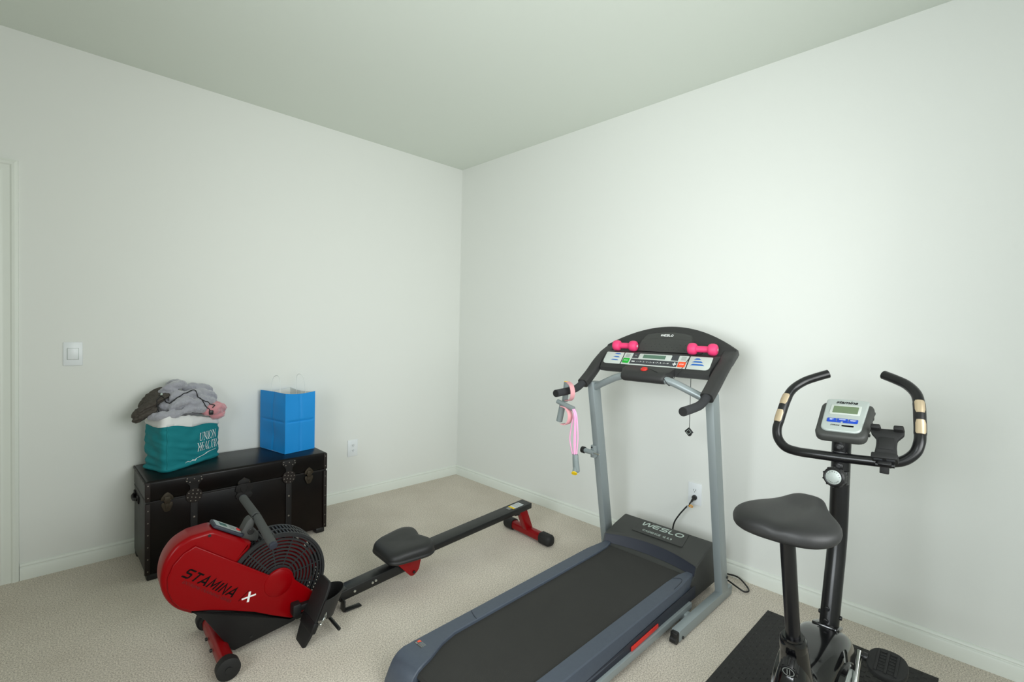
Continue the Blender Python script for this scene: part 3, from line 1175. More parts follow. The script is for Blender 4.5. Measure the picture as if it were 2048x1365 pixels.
# ------------------------------------------------------------------ pink dumbbells on the console shelf
def dumbbell(label, loc, rotz):
    d = thing('dumbbell', label, 'dumbbell', loc, rotz, 'pink dumbbells on the treadmill console')
    hexr = .0300
    for s in (-1, 1):
        b = MB()
        prof = [(.0, .0265), (.014, .0265), (.0225, .0285), (.0280, .034), (.0300, .043), (.0300, .056), (.0265, .066), (.017, .0720), (.0, .0725)]
        b.lathe([(r * (1.0), z) for r, z in prof], zframe((0, 0, hexr), (0, s, 0)), 24)
        h = b.build('weight_head', M['pink'], d, sharp=50)
        b = MB()
        Tm = zframe((0, s * .0722, hexr), (0, s, 0))
        b.lathe([(.0058, 0), (.0072, .0006), (.0058, .0010)], Tm, 18)
        b.cyl(Tm @ Vector((0, 0, 0)), Tm @ Vector((0, 0, .0008)), .0058, 18)
        b.build('weight_mark', M['ink_white'], h)
    b = MB()
    b.cyl((0, -.036, hexr), (0, .036, hexr), .0165, 20)
    b.build('handle', M['pink'], d)
    return d


dumbbell('pink dumbbell on the left end of the treadmill console shelf', (-.3625, TMY + .212, 1.2175), radians(7))
dumbbell('pink dumbbell on the right end of the treadmill console shelf', (-.3625, TMY - .232, 1.2175), radians(9))
# ------------------------------------------------------------------ rowing machine
rw = thing('rowing_machine', 'red and black rowing machine with caged fan in front of the trunk', 'rowing machine', (-2.214, -1.27, 0), radians(-2.65))


def uz(v):                       # matrix: local x -> u, y -> z, extrusion towards -v (camera side)
    return Matrix(((1, 0, 0, 0), (0, 0, -1, v), (0, 1, 0, 0), (0, 0, 0, 1)))


FC, FR = (.218, .246), .196      # fan centre and cage radius


def arc(c, r, a0, a1, n):
    return [(c[0] + r * cos(radians(a0 + (a1 - a0) * i / n)), c[1] + r * sin(radians(a0 + (a1 - a0) * i / n))) for i in range(n + 1)]


# red shell
left = [(-.090, .214), (-.135, .248), (-.166, .290), (-.184, .340), (-.186, .392), (-.172, .446), (-.140, .490), (-.095, .514)]
body = smooth_path([Vector((x, y, 0)) for x, y in left], 5)
body = [(p.x, p.y) for p in body]
shell = [(.046, .170), (.17, .115)] + [(.07, .15)][:0]
outline = body + round_poly([(-.095, .514), (-.020, .521), (.117, .432), (.112, .410)], [0, .015, .006, 0])[1:] + arc(FC, FR - .004, 126, 172, 8) + [(.06, .190)]
b = MB()
b.prism(outline, uz(.058), .116, bev=.016, seg=4)
shell_o = b.build('housing', M['rower_red'], rw, sharp=50)
# near and far raised side panels with the hub cover
upper = [(-.080, .479), (.172, .287)] + arc((.222, .240), .056, 135, 5, 10) + [(.285, .226), (.366, .146), (.352, .112), (.318, .074)]
lower = [(.268, .066), (.20, .102), (.125, .146), (.045, .182), (-.03, .212), (-.092, .231)]
lft = [(-.128, .256), (-.152, .292), (-.166, .335), (-.167, .380), (-.150, .425), (-.118, .460)]
poly = upper + lower + lft
for s in (1, -1):
    b = MB()
    T = uz(-.056) if s > 0 else Matrix(((1, 0, 0, 0), (0, 0, 1, .056), (0, 1, 0, 0), (0, 0, 0, 1)))
    b.prism(poly, T, .011, bev=.005, seg=3)
    side = b.build('side_panel', M['rower_red'], shell_o, sharp=40)
    b = MB()
    Tb = zframe((.216, -s * .064, .236), (0, -s, 0))
    b.lathe([(.058, 0), (.055, .005), (.044, .009), (.025, .0115), (0, .012)], Tb, 32)
    b.build('hub_cover', M['rower_red'], side)
    if s > 0:
        dirx = Vector((.187, 0, -.150)).normalized()
        up_ = Vector((.150, 0, .187)).normalized()
        VN = -.0677
        tx = MB()
        tx.strokes('STAMINA', frame((-.0275, VN, .318), Vector((.186, 0, -.155)), up_), .035, wide=.98, width=.17, shear=.30, gap=.24)
        for sh in (0,):
            tx.prism([(-.0015, -.024), (.0005, -.024), (.010, .024), (.008, .024)], frame((.082, VN, .232), Vector((.186, 0, -.155)), up_), .0005)
        tx.build('lettering', M['ink_black'], side)
        tx = MB()
        tx.text('EXTREME TRAINING SERIES', frame((-.041, VN, .289), Vector((.186, 0, -.155)), up_), .0150, shear=.2, sx=1.14)
        tx.build('small_lettering', M['ink_darkred'], side)
        tx = MB()
        tx.strokes('X', frame((.104, VN, .218), Vector((.186, 0, -.155)), up_), .036, wide=1.15, width=.20, shear=.25)
        tx.build('white_letter', M['ink_white'], side)
        q = MB()
        q.cyl((-.033, -.057, .502), (-.033, -.0595, .502), .0055, 14)
        q.build('screw', M['black'], shell_o)
# black lower shroud
b = MB()
b.prism(round_poly([(-.094, .229), (-.03, .209), (.045, .179), (.125, .143), (.20, .099), (.268, .063), (.322, .072), (.282, .045), (.055, .014), (.044, .022), (-.046, .176)], .004), uz(.0615), .123, bev=.004, seg=2)
sh_o = b.build('lower_shroud', M['rower_black'], rw, sharp=40)
b = MB()
b.cyl((.115, -.061, .046), (.115, -.0635, .046), .0055, 14)
b.build('screw', M['black'], sh_o)
# fan drum: outer slatted band, two faces with rings and spokes, wheel inside
b = MB()
for v0, v1 in ((-.057, -.045), (.045, .057), (-.006, .006)):
    r0 = FR if abs(v0) > .02 else FR - .001
    ring = []
    n = 64
    b.lathe([(r0 - .011, v0), (r0 - .001, v0), (r0 + .001, (v0 + v1) / 2), (r0 - .001, v1), (r0 - .011, v1), (r0 - .011, v0)], zframe((FC[0], 0, FC[1]), (0, 1, 0)), 64)
for i in range(84):
    t = 2 * pi * i / 84
    c, s_ = cos(t), sin(t)
    T = Matrix(((c, 0, -s_, FC[0]), (0, 1, 0, 0), (s_, 0, c, FC[1]), (0, 0, 0, 1)))
    b.box((FR - .008, -.052, -.0028), (FR - .001, .052, .0028), T=T)
cage = b.build('fan_cage', M['cage'], rw)
for s in (-1, 1):
    b = MB()
    n = 96
    for r in (.068, .082, .096, .110, .124, .138, .152, .166, .180):
        b.lathe([(r - .0043, s * .048), (r - .0036, s * .0525), (r + .0036, s * .0525), (r + .0043, s * .048), (r - .0043, s * .048)], zframe((FC[0], 0, FC[1]), (0, 1, 0)), 72)
    for i in range(12):
        t = 2 * pi * (i + .3) / 12
        c, s_ = cos(t), sin(t)
        T = Matrix(((c, 0, -s_, FC[0]), (0, 1, 0, 0), (s_, 0, c, FC[1]), (0, 0, 0, 1)))
        b.box((.03, min(s * .047, s * .051), -.0024), (FR - .006, max(s * .047, s * .051), .0024), T=T)
    b.cyl((FC[0], s * .047, FC[1]), (FC[0], s * .0525, FC[1]), .060, 32)
    b.build('cage_face', M['cage'], cage)
b = MB()
b.cyl((FC[0], -.012, FC[1]), (FC[0], .012, FC[1]), .150, 48)
for i in range(16):
    t = 2 * pi * i / 16
    c, s_ = cos(t), sin(t)
    T = Matrix(((c, 0, -s_, FC[0]), (0, 1, 0, 0), (s_, 0, c, FC[1]), (0, 0, 0, 1)))
    b.box((.09, -.036, -.002), (.176, .036, .002), T=T)
b.build('fan_wheel', M['rower_red_dark'], rw)
# monitor on the sloped top
du = Vector((.139, 0, -.089)).normalized()
dn = Vector((.089, 0, .139)).normalized()
c0 = Vector((.034, 0, .489))
Tm = frame(c0, du, (0, 1, 0))
b = MB()
b.prism(rrect(.128, .086, .014, 5), Tm, .013, bev=.004)
mon = b.build('monitor', M['navy_dark'], rw)
Tm2 = frame(c0 + dn * .0132, du, (0, 1, 0))
b = MB()
b.prism(round_poly([(-.056, -.033), (.044, -.033), (.056, -.018), (.056, .018), (.044, .033), (-.056, .033)], .006), Tm2, .001)
b.build('monitor_face', M['silver'], mon)
Tm3 = frame(c0 + dn * .0144, du, (0, 1, 0))
b = MB()
b.prism(rrect(.030, .030, .002), Tm3 @ Matrix.Translation((-.022, 0, 0)), .0008)
b.build('screen', M['lcd_dark'], mon)
b = MB()
b.prism(rrect(.016, .024, .0075, 5), Tm3 @ Matrix.Translation((.042, 0, 0)), .003, bev=.001)
b.build('button', M['red_clip'], mon)
b = MB()
for i in range(4):
    b.box((.004, -.020 + .011 * i, 0), (.026, -.0165 + .011 * i, .0005), T=Tm3)
b.build('fine_print', M['print_grey'], mon)
# pull handle in its cradle
b = MB()
b.prism(round_poly([(.074, .452), (.106, .514), (.122, .524), (.134, .505), (.128, .478), (.150, .455), (.146, .420), (.11, .430)], .007), uz(.026), .052, bev=.004)
cr = b.build('handle_cradle', M['hood'], rw)
b = MB()
b.cyl((.118, -.0265, .468), (.118, -.031, .468), .012, 16, bev=.002)
b.build('bolt', M['black'], cr)
hc = Vector((.147, 0, .516))
e0 = Vector((.157, -.205, .458))
e1 = Vector((.141, .205, .540))
b = MB()
b.tube(smooth_path([e0 + (hc - e0) * .06, e0 + (hc - e0) * .6, hc, hc + (e1 - hc) * .4, hc + (e1 - hc) * .94], 4), .011, 14)
b.box((-.012, -.014, -.004), (.012, .014, .010), bev=.003, T=frame(hc - Vector((.008, 0, .008)), (1, 0, 0), (0, 1, .2)))
hd = b.build('pull_handle', M['black'], rw)
for p, q in ((e0, hc + (e0 - hc) * .03), (e1, hc + (e1 - hc) * .03)):
    b = MB()
    d = (q - p)
    b.tube([p + d * .05, p + d * .051, q - d * .004, q], [.0155, .0168, .0168, .0155], 20)
    g = b.build('foam_grip', M['foam_grey'], hd)
    b = MB()
    b.cyl(p, p + d * .07, .0165, 18, bev=.005)
    b.build('grip_cap', M['navy_dark'], g)
# frame beam under the housing and front foot with transport wheels
b = MB()
b.hexa([(.02, -.03, .022), (.33, -.03, .035), (.33, .03, .035), (.02, .03, .022), (.02, -.03, .062), (.33, -.03, .075), (.33, .03, .075), (.02, .03, .062)], bev=.003)
b.hexa([(.30, -.034, .030), (.530, -.034, .050), (.530, .034, .050), (.30, .034, .030), (.30, -.034, .062), (.530, -.034, .090), (.530, .034, .090), (.30, .034, .062)], bev=.003)
beam = b.build('frame_beam', M['rail_black'], rw)
b = MB()
b.tube([(.008, -.165, .038), (.008, .165, .038)], .026, 20, sec=[(x * 1.0, y * 1.0) for x, y in rrect(2.0, 2.1, .75, 5)])
ft = b.build('front_foot', M['rower_red_dark'], rw, sharp=50)
for s in (-1, 1):
    b = MB()
    b.tube([(.008, s * .160, .040), (.008, s * .163, .040), (.006, s * .198, .040), (.006, s * .206, .040), (.006, s * .208, .040)], [.028, .034, .038, .035, .026], 22)
    cp = b.build('foot_cap', M['black_matte'], ft)
    b = MB()
    b.tube([(.004, s * .180, .042), (.004, s * .182, .042), (.004, s * .212, .042), (.004, s * .214, .042)], [.036, .041, .041, .036], 26)
    b.cyl((.004, s * .213, .042), (.004, s * .218, .042), .012, 16)
    b.build('transport_wheel', M['black_matte'], cp)
    b = MB()
    b.cyl((-.020, s * .045, .040), (-.028, s * .045, .040), .007, 14, bev=.002)
    b.build('bolt', M['black'], ft)
# foot rests: ribbed plates with heel cup, strap and buckle
for s in (-1, 1):
    heel = Vector((.275, 0, .006))
    toe = Vector((.378, 0, .242))
    ax = (toe - heel).normalized()
    nn = Vector((ax.z, 0, -ax.x))           # faces the seat
    LL = (toe - heel).length
    Tp = frame(heel + Vector((0, s * .158, 0)), (0, 1, 0), ax)
    b = MB()
    pl = round_poly([(-.040, -.012), (.040, -.012), (.060, .045), (.060, .20), (.050, LL), (-.050, LL), (-.060, .20), (-.060, .045)], [.012, .012, .02, .03, .02, .02, .03, .02])
    nz = Vector((Tp[0][2], Tp[1][2], Tp[2][2]))
    flip = -1 if nz.dot(nn) < 0 else 1
    Tq = Tp if flip > 0 else Tp @ Matrix(((-1, 0, 0, 0), (0, 1, 0, 0), (0, 0, -1, 0), (0, 0, 0, 1)))
    b.prism(pl, Tq, .012, bev=.003)
    for i in range(9):
        b.box((-.036, .022 + .010 * i, .011), (.036, .026 + .010 * i, .0145), T=Tq)
    fr = b.build('foot_rest', M['black_matte'], rw, sharp=40)
    b = MB()
    b.box((-.064, .055, -.004), (.064, .10, .020), bev=.006, T=Tq)
    b.build('strap_guide', M['rower_black'], fr)
    b = MB()
    rings = []
    for i in range(25):
        t = pi * i / 24
        a_, h_ = -.065 * cos(t), .004 + .085 * sin(t) ** .85
        w0, w1 = .112 + .02 * sin(t), .190 + .055 * sin(t)
        ring = []
        for (y_, e) in ((w0, 0), (w1, 0), (w1, .0028), (w0, .0028)):
            k_ = 1 + e / .06
            ring.append(Tq @ Vector((a_ * k_, y_, h_ + (e if h_ > .02 else 0))))
        rings.append(ring)
    b.loft(rings)
    b.build('foot_strap', M['vinyl'], fr, sharp=60)
    b = MB()
    bx_ = -.070 if Tq[1][0] > 0 else .070
    Tq = Tq @ Matrix.Translation((0, .018, .006))
    b.tube(smooth_path([Tq @ Vector((bx_, .092, .020)), Tq @ Vector((bx_ + .006, .110, .022)), Tq @ Vector((bx_, .128, .020)), Tq @ Vector((bx_ - .006, .110, .022))], 4, closed=True), .0022, 8, closed=True)
    b.ball(tuple(Tq @ Vector((bx_ + .004, .080, .018))), .0065, 12)
    b.tube([Tq @ Vector((bx_ + .002, .086, .019)), Tq @ Vector((bx_ + .004, .120, .024))], .003, 8)
    b.build('buckle', M['chrome'], fr)
b = MB()
b.cyl((.355, -.205, .110), (.355, .205, .110), .009, 14)
b.cyl((.415, -.225, .036), (.415, .06, .036), .0075, 14, bev=.002)
b.build('axle_rod', M['rail_black'], rw)
b = MB()
b.box((.265, -.105, .085), (.300, -.060, .135), bev=.006)
b.box((.300, -.090, .095), (.360, -.060, .120), bev=.004)
b.build('axle_block', M['rower_black'], rw)
# rail in two lengths, hinge bolts, label
b = MB()
b.hexa([(.495, -.036, .036), (.86, -.036, .075), (.86, .036, .075), (.495, .036, .036), (.495, -.036, .082), (.86, -.036, .124), (.86, .036, .124), (.495, .036, .082)], bev=.004)
b.hexa([(.515, -.033, .080), (.70, -.033, .100), (.70, .033, .100), (.515, .033, .080), (.515, -.033, .0855), (.70, -.033, .1065), (.70, .033, .1065), (.515, .033, .0855)], bev=.002)
rl = b.build('lower_rail', M['rail_black'], rw)
for u, z in ((.565, .068), (.672, .083), (.655, .078)):
    b = MB()
    b.cyl((u, -.035, z), (u, -.042, z), .0068, 14, bev=.002)
    b.build('bolt', M['chrome'], rl)


def rail_top(u):
    return .226 + (u - 1.677) * .088


b = MB()
u0, u1 = .785, 1.725
b.hexa([(u0, -.045, rail_top(u0) - .034), (u1, -.045, rail_top(u1) - .034), (u1, .045, rail_top(u1) - .034), (u0, .045, rail_top(u0) - .034),
        (u0, -.045, rail_top(u0)), (u1, -.045, rail_top(u1)), (u1, .045, rail_top(u1)), (u0, .045, rail_top(u0))], bev=.004)
b.box((1.60, -.03, rail_top(1.6) - .050), (1.64, .03, rail_top(1.6) - .030), bev=.004)
mr = b.build('seat_rail', M['rail_black'], rw)
Tl = frame((1.618, -.002, rail_top(1.618) + .0003), (1, 0, .088), (0, 1, 0))
b = MB()
b.box((-.018, -.026, 0), (.052, .026, .0006), T=Tl, mi=0)
b.box((-.034, -.026, 0), (-.018, .026, .0006), T=Tl, mi=1)
b.box((-.058, -.014, 0), (-.036, .020, .0006), T=Tl, mi=2)
for i in range(6):
    b.box((-.010, -.022 + .008 * i, 0), (.046, -.019 + .008 * i, .0009), T=Tl, mi=2)
b.build('warning_label', [M['tag_white'], M['tag_yellow'], M['print_grey']], mr)
# rear leg and foot
b = MB()
b.hexa([(1.708, -.022, .05), (1.765, -.022, .05), (1.765, .022, .05), (1.708, .022, .05), (1.642, -.022, .195), (1.702, -.022, .199), (1.702, .022, .199), (1.642, .022, .195)], bev=.004)
b.build('rear_leg', M['rower_red_dark'], rw)
b = MB()
b.tube([(1.738, -.13, .036), (1.738, .13, .036)], .026, 20, sec=rrect(2.0, 2.1, .7, 5))
rf = b.build('rear_foot', M['rower_red_dark'], rw, sharp=50)
for s in (-1, 1):
    b = MB()
    sec = rrect(2.0, 2.0, .75, 5)
    b.tube([(1.738, s * .125, .036), (1.738, s * .126, .036), (1.738, s * .195, .036), (1.738, s * .207, .036), (1.738, s * .213, .036)], [.030, .034, .034, .028, .015], 20, sec=sec)
    b.build('foot_cap', M['black_matte'], rf, sharp=60)
# folding-hinge support plate under the rail
b = MB()
b.box((.505, -.075, .004), (.585, -.045, .010), bev=.002)
b.box((.500, -.070, .004), (.508, -.030, .055), bev=.001)
b.build('hinge_stand', M['rail_black'], rw)
# sliding seat on its red carriage
b = MB()
Sc = (.838, 0)


def seat_outline(k):
    out = []
    n = 56
    base = round_poly([(-.128, -.118), (.085, -.158), (.130, -.110), (.118, -.045), (.100, 0), (.118, .045), (.130, .110), (.085, .158), (-.128, .118)],
                      [.06, .05, .06, .05, .06, .05, .06, .05, .06], 6)
    return [(x * k, y * k) for x, y in base]


rings = []
for k, z in ((.80, .166), (.965, .168), (1.0, .174), (1.0, .180), (.975, .184), (.985, .190), (.98, .205), (.95, .217), (.88, .225), (.70, .228), (.40, .224), (.08, .222)):
    ring = []
    for x, y in seat_outline(k):
        zz = z
        if z > .20:
            zz += -.012 * max(0, (-x - .04) / .08) * (1 if x < -.04 else 0)
        ring.append((Sc[0] + x, Sc[1] + y, zz + (x * .06)))
    rings.append(ring)
b.loft(rings)
b.build('seat', M['vinyl'], rw, sharp=60)
for s in (-1, 1):
    b = MB()
    T = uz(-.047) if s < 0 else uz(.053)
    b.prism(round_poly([(.752, .165), (.930, .178), (.905, .070), (.878, .048), (.858, .048), (.775, .138)], [.006, .006, .012, .012, .012, .012]), T, .006, bev=.001)
    pl = b.build('seat_carriage', M['rower_red_dark'], rw)
    b = MB()
    b.cyl((.875, s * .053, .066), (.875, s * .060, .066), .007, 14, bev=.002)
    b.build('bolt', M['black'], pl)
b = MB()
b.cyl((.875, -.045, .100), (.875, .045, .100), .010, 14)
b.build('roller', M['black'], rw)
# ------------------------------------------------------------------ exercise bike, built in (x, v, z) about its centre plane
BKX, BKY = -.95, -3.07
bk = thing('exercise_bike', 'black upright exercise bike standing on the black mat', 'exercise bike', (BKX, BKY, .008))
BS = (-BKX, 0, -.008)


def bbuild(b, name, m, parent=None, **k):
    return b.build(name, m, bk if parent is None else parent, shift=BS, **k)


# steering post: lower inclined length and upright upper length
post = smooth_path([(-.835, 0, .29), (-.822, 0, .355), (-.790, 0, .47), (-.760, 0, .575), (-.745, 0, .66), (-.744, 0, .76), (-.744, 0, .86), (-.744, 0, .985)], 6)
b = MB()
b.tube(post, .0285, 28)
po = bbuild(b, 'post', M['satin_black'])
for x, y, z in ((-.834, .004, .412), (-.846, .004, .375)):
    b = MB()
    b.cyl((x + .012, y, z), (x - .006, y, z), .0075, 14, bev=.002)
    bbuild(b, 'bolt', M['black'], po)
for s in (-1, 1):
    b = MB()
    b.cyl((-.812, s * .024, .385), (-.812, s * .034, .385), .0070, 14, bev=.002)
    bbuild(b, 'bolt', M['black'], po)
for z in (.950, .884):
    b = MB()
    b.tube([(-.765, 0, z), (-.776, 0, z), (-.779, 0, z)], [.013, .013, .009], 18)
    b.cyl((-.776, 0, z), (-.782, 0, z), .0065, 6)
    bbuild(b, 'clamp_bolt', M['black'], po)
# tension knob
Tk = zframe((-.768, .004, .846), (-1, .12, .10))
b = MB()
b.box((-.024, -.022, -.02), (.024, .022, .014), bev=.005, T=zframe((-.766, -.006, .846), (-1, .12, .10)))
ring = []
prof = [(.026, .010), (.0335, .013), (.0345, .022), (.0325, .032), (.027, .036), (.0245, .0355), (.0240, .033)]
b.lathe(prof, Tk, 40)
for i in range(10):
    t = 2 * pi * i / 10
    b.cyl(Tk @ Vector((.0325 * cos(t), .0325 * sin(t), .012)), Tk @ Vector((.0325 * cos(t), .0325 * sin(t), .031)), .0035, 8)
kn = bbuild(b, 'tension_knob', M['black'])
b = MB()
b.lathe([(.0238, .033), (.0236, .0355), (.018, .0372), (.010, .0382), (0, .0386)], Tk, 36)
face = bbuild(b, 'knob_face', M['silver'], kn)
tx = MB()
Tkf = frame(Tk @ Vector((0, 0, 0)), (-.12, -1, 0), (.1, 0, 1))
cen = Tk @ Vector((0, 0, .0368))
rx = Vector((-.12, -1, 0)).normalized()
nzk = Vector((-1, .12, .10)).normalized()
ry = nzk.cross(rx)
for word, a0, a1, flip in (('1234567', 150, 12, 1), ('TENSION', 215, 325, -1)):
    n = len(word)
    for i, ch in enumerate(word):
        a = radians(a0 + (a1 - a0) * i / (n - 1))
        rad = .0178
        p = cen + rx * rad * cos(a) + ry * rad * sin(a)
        outw = (rx * cos(a) + ry * sin(a)) * flip
        tang = outw.cross(nzk)
        tx.text(ch, frame(p, tang, outw), .0062, depth=.0006)
bbuild(tx, 'lettering', M['ink_black'], face)

# handlebar: one bent tube, slightly rolled in its clamp
roll = radians(-3.2)
BC = Vector((-.755, 0, .918))


def hb(x, w, z):
    y_ = w * cos(roll) - (z - BC.z) * sin(roll) * 0
    return Vector((x, w * cos(roll), z + w * sin(roll)))


half = [(-.784, 0.0, .916), (-.784, .075, .917), (-.780, .125, .918), (-.768, .168, .926), (-.755, .196, .952), (-.743, .2055, .985), (-.722, .2045, 1.015), (-.700, .200, 1.06), (-.668, .193, 1.106),
        (-.640, .181, 1.134), (-.612, .155, 1.158), (-.590, .122, 1.174), (-.566, .085, 1.188)]
full = [hb(x, -w, z) for x, w, z in half[::-1]] + [hb(x, w, z) for x, w, z in half[1:]]
b = MB()
b.tube(smooth_path(full, 6), .0160, 22)
bar = bbuild(b, 'handlebar', M['satin_black'], sharp=60)
b = MB()
b.box((-.776, -.022, .898), (-.748, .022, .936), bev=.006)
bbuild(b, 'bar_clamp', M['satin_black'], bar)
for s in (-1, 1):
    seg = [hb(x, s * w, z) for x, w, z in ((-.728, .2053, 1.008), (-.715, .2035, 1.030), (-.700, .200, 1.06), (-.682, .1965, 1.088), (-.668, .193, 1.106))]
    seg = smooth_path(seg, 3)
    b = MB()
    b.tube(seg, [.0161] + [.0170] * (len(seg) - 2) + [.0161], 18)
    hold = bbuild(b, 'pulse_sensor', M['black'], bar)
    for i0, i1 in ((0, 5), (7, 12)):
        q = MB()
        part = seg[i0:i1 + 1]
        rings = []
        k = len(part)
        tdir = (part[-1] - part[0]).normalized()
        facing = Vector((-.80, s * .18, .40))
        facing = (facing - tdir * facing.dot(tdir)).normalized()
        sd = tdir.cross(facing)
        for i, p in enumerate(part):
            e = min(i, k - 1 - i) / (k / 2)
            aw = 48 if e > 0.1 else 36
            ring = []
            for j in range(9):
                a = radians(-aw + 2 * aw * j / 8)
                ring.append(p + (facing * cos(a) + sd * sin(a)) * .0182)
            for j in range(8, -1, -1):
                a = radians(-aw + 2 * aw * j / 8)
                ring.append(p + (facing * cos(a) + sd * sin(a)) * .0158)
            rings.append(ring)
        q.loft(rings)
        bbuild(q, 'sensor_plate', M['gold'], hold)

# display console
cu = Vector((.155, 0, .105)).normalized()          # up the face
cl = (Vector((0, cos(radians(2)), sin(radians(-2))))).normalized()
cr_ = -cl
Cc = Vector((-.722, 0, 1.040))
Tc = frame(Cc, cr_, cu)
cn = Vector((Tc[0][2], Tc[1][2], Tc[2][2]))
Tb = frame(Cc - cn * .030, cr_, cu)
b = MB()
b.prism(round_poly([(-.074, -.094), (.074, -.094), (.079, .066), (.070, .082), (-.070, .082), (-.079, .066)], [.030, .030, .01, .008, .008, .01], 6), Tb, .034, bev=.010, seg=3)
for i in range(5):
    for s in (-1, 1):
        b.box((s * .0765 - .003, -.055 + .028 * i, .008), (s * .0765 + .003, -.045 + .028 * i, .014), T=Tb, bev=.001)
con = bbuild(b, 'display_console', M['hood'], sharp=40)
Tf = frame(Cc + cn * .001, cr_, cu)
b = MB()
b.prism(round_poly([(-.058, -.074), (.058, -.074), (.064, .090), (.030, .094), (-.030, .094), (-.064, .090)], [.024, .024, .010, .02, .02, .010], 6), Tf, .010, bev=.004, seg=3)
fp = bbuild(b, 'face_plate', M['silver'], con, sharp=40)
Tg = frame(Cc + cn * .0112, cr_, cu)


def cat(a, c, dz=0.0):
    m = Tg.copy()
    m.translation = Tg @ Vector((a, c, dz))
    return m


b = MB()
b.prism(rrect(.090, .050, .004), cat(.0005, .0335), .0015, bev=.0006)
bbuild(b, 'screen_bezel', M['panel_white'], con)
b = MB()
b.prism(rrect(.074, .036, .0015), cat(.001, .0335, .0012), .0008)
bbuild(b, 'screen', M['lcd'], con)
b = MB()
b.prism(round_poly([(-.045, -.0255), (-.045, -.006), (-.018, -.006), (-.018, -.0205), (-.003, -.0205), (-.003, -.0255)], [.005, .004, .001, .001, .001, .001]), cat(0, -.008), .0022, bev=.0006)
b.prism(round_poly([(.045, -.0255), (.045, -.006), (.018, -.006), (.018, -.0205), (.003, -.0205), (.003, -.0255)], [.005, .004, .001, .001, .001, .001]), cat(0, -.008), .0022, bev=.0006)
b.prism(round_poly([(-.016, -.0185), (.016, -.0185), (.016, -.006), (-.016, -.006)], .0012), cat(0, -.008), .0024, bev=.0006)
bt = bbuild(b, 'button', M['btn_blue'], con)
tx = MB()
tx.text('SET', cat(-.0315, -.0215, .0022), .0075)
tx.text('MODE', cat(0, -.0202, .0024), .0065)
tx.text('RESET', cat(.0315, -.0215, .0022), .0065)
bbuild(tx, 'button_lettering', M['ink_white'], bt)
tx = MB()
tx.text('stamina', cat(-.002, .0745, 0), .020, shear=.35, sx=1.05, bold=.018)
bbuild(tx, 'lettering', M['ink_black'], fp)
tx = MB()
tx.text('STRIDE', cat(-.018, -.0475, 0), .0075, shear=.25, sx=1.1)
tx.box((.002, -.051, 0), (.036, -.0442, .0006), T=Tg)
bbuild(tx, 'lettering', M['ink_black'], fp)

# phone holder strapped to the right side of the handlebar
ph = thing('phone_holder', 'black plastic phone holder clamped on the exercise bike handlebar', 'phone holder', (-.776, BKY - .127, .911))
PS = (.776, .127, -.911)
pu = Vector((.60, 0, .80)).normalized()
pr_ = Vector((0.0, -1, .06)).normalized()
Pp = frame((-.792, -.1290, .987), pr_, pu)
b = MB()
b.prism(round_poly([(-.030, -.046), (.030, -.046), (.026, -.005), (.027, .015), (.043, .036), (.043, .054), (-.043, .054), (-.043, .036), (-.027, .015), (-.026, -.005)], .006), Pp @ Matrix.Translation((0, 0, -.012)), .014, bev=.003)
b.box((-.034, -.062, -.012), (.034, -.042, .022), bev=.004, T=Pp)
for s in (-1, 1):
    b.box((s * .030 - .013, .044, -.012), (s * .030 + .013, .060, .020), bev=.004, T=Pp)
b.box((-.020, -.020, .0015), (.020, .022, .0035), bev=.001, T=Pp)
cradle = b.build('cradle', M['black_matte'], ph, shift=PS)
b = MB()
for s in (-1, 1):
    b.box((s * .016 - .011, -.0625, .004), (s * .016 + .011, -.0605, .016), bev=.0008, T=Pp)
b.build('grip_pad', M['grey_dark'], cradle, shift=PS)
b = MB()
b.box((-.018, -.076, -.016), (.018, -.058, .006), bev=.004, T=Pp)
b.cyl(Pp @ Vector((-.024, -.070, -.008)), Pp @ Vector((.024, -.070, -.008)), .007, 14)
b.build('swivel', M['black'], ph, shift=PS)
b = MB()
c_ = hb(-.7755, -.127, .918)
for w0, w1, r_ in ((-.142, -.112, .0175),):
    b.tube([(c_.x, w0, c_.z + .001), (c_.x, w0 + .001, c_.z), (c_.x, w1 - .001, c_.z), (c_.x, w1, c_.z)], [.0150, r_, r_, .0150], 20)
b.box((c_.x - .022, -.139, c_.z - .034), (c_.x - .010, -.115, c_.z + .002), bev=.002)
b.box((c_.x - .010, -.140, c_.z + .012), (c_.x + .014, -.112, c_.z + .030), bev=.003)
b.build('clamp_strap', M['black_matte'], ph, shift=PS)

# saddle: lofted along x
b = MB()
rings = []
prof = [(-1.432, .030, .845, .030), (-1.425, .070, .845, .052), (-1.405, .100, .846, .066), (-1.37, .119, .848, .074), (-1.33, .124, .849, .075), (-1.29, .117, .849, .072), (-1.25, .100, .848, .068), (-1.21, .078, .847, .062),
        (-1.17, .058, .846, .056), (-1.13, .045, .845, .050), (-1.11, .036, .843, .044), (-1.098, .022, .840, .032), (-1.094, .008, .838, .018)]
for x, hw, zc, hh in prof:
    ring = []
    n = 32
    for j in range(n):
        t = 2 * pi * j / n
        cx_, sx_ = cos(t), sin(t)
        y = .004 + (hw + .003) * (abs(cx_) ** .75) * (1 if cx_ > 0 else -1)
        if sx_ >= 0:
            z = zc - .012 + hh * .47 * (abs(sx_) ** .8)
            dip = .016 * math.exp(-(y / .022) ** 2) * min(1, max(0, (-1.13 - x) / .08)) * (.4 if x < -1.38 else 1)
            z -= dip
            if x > -1.20:
                z += .010 * min(1, (x + 1.20) / .06)
        else:
            z = zc - .012 - hh * .36 * (abs(sx_) ** .55)
        ring.append((x, y, z))
    rings.append(ring)
b.loft(rings)
bbuild(b, 'saddle', M['vinyl'], sharp=70, subsurf=1)
b = MB()
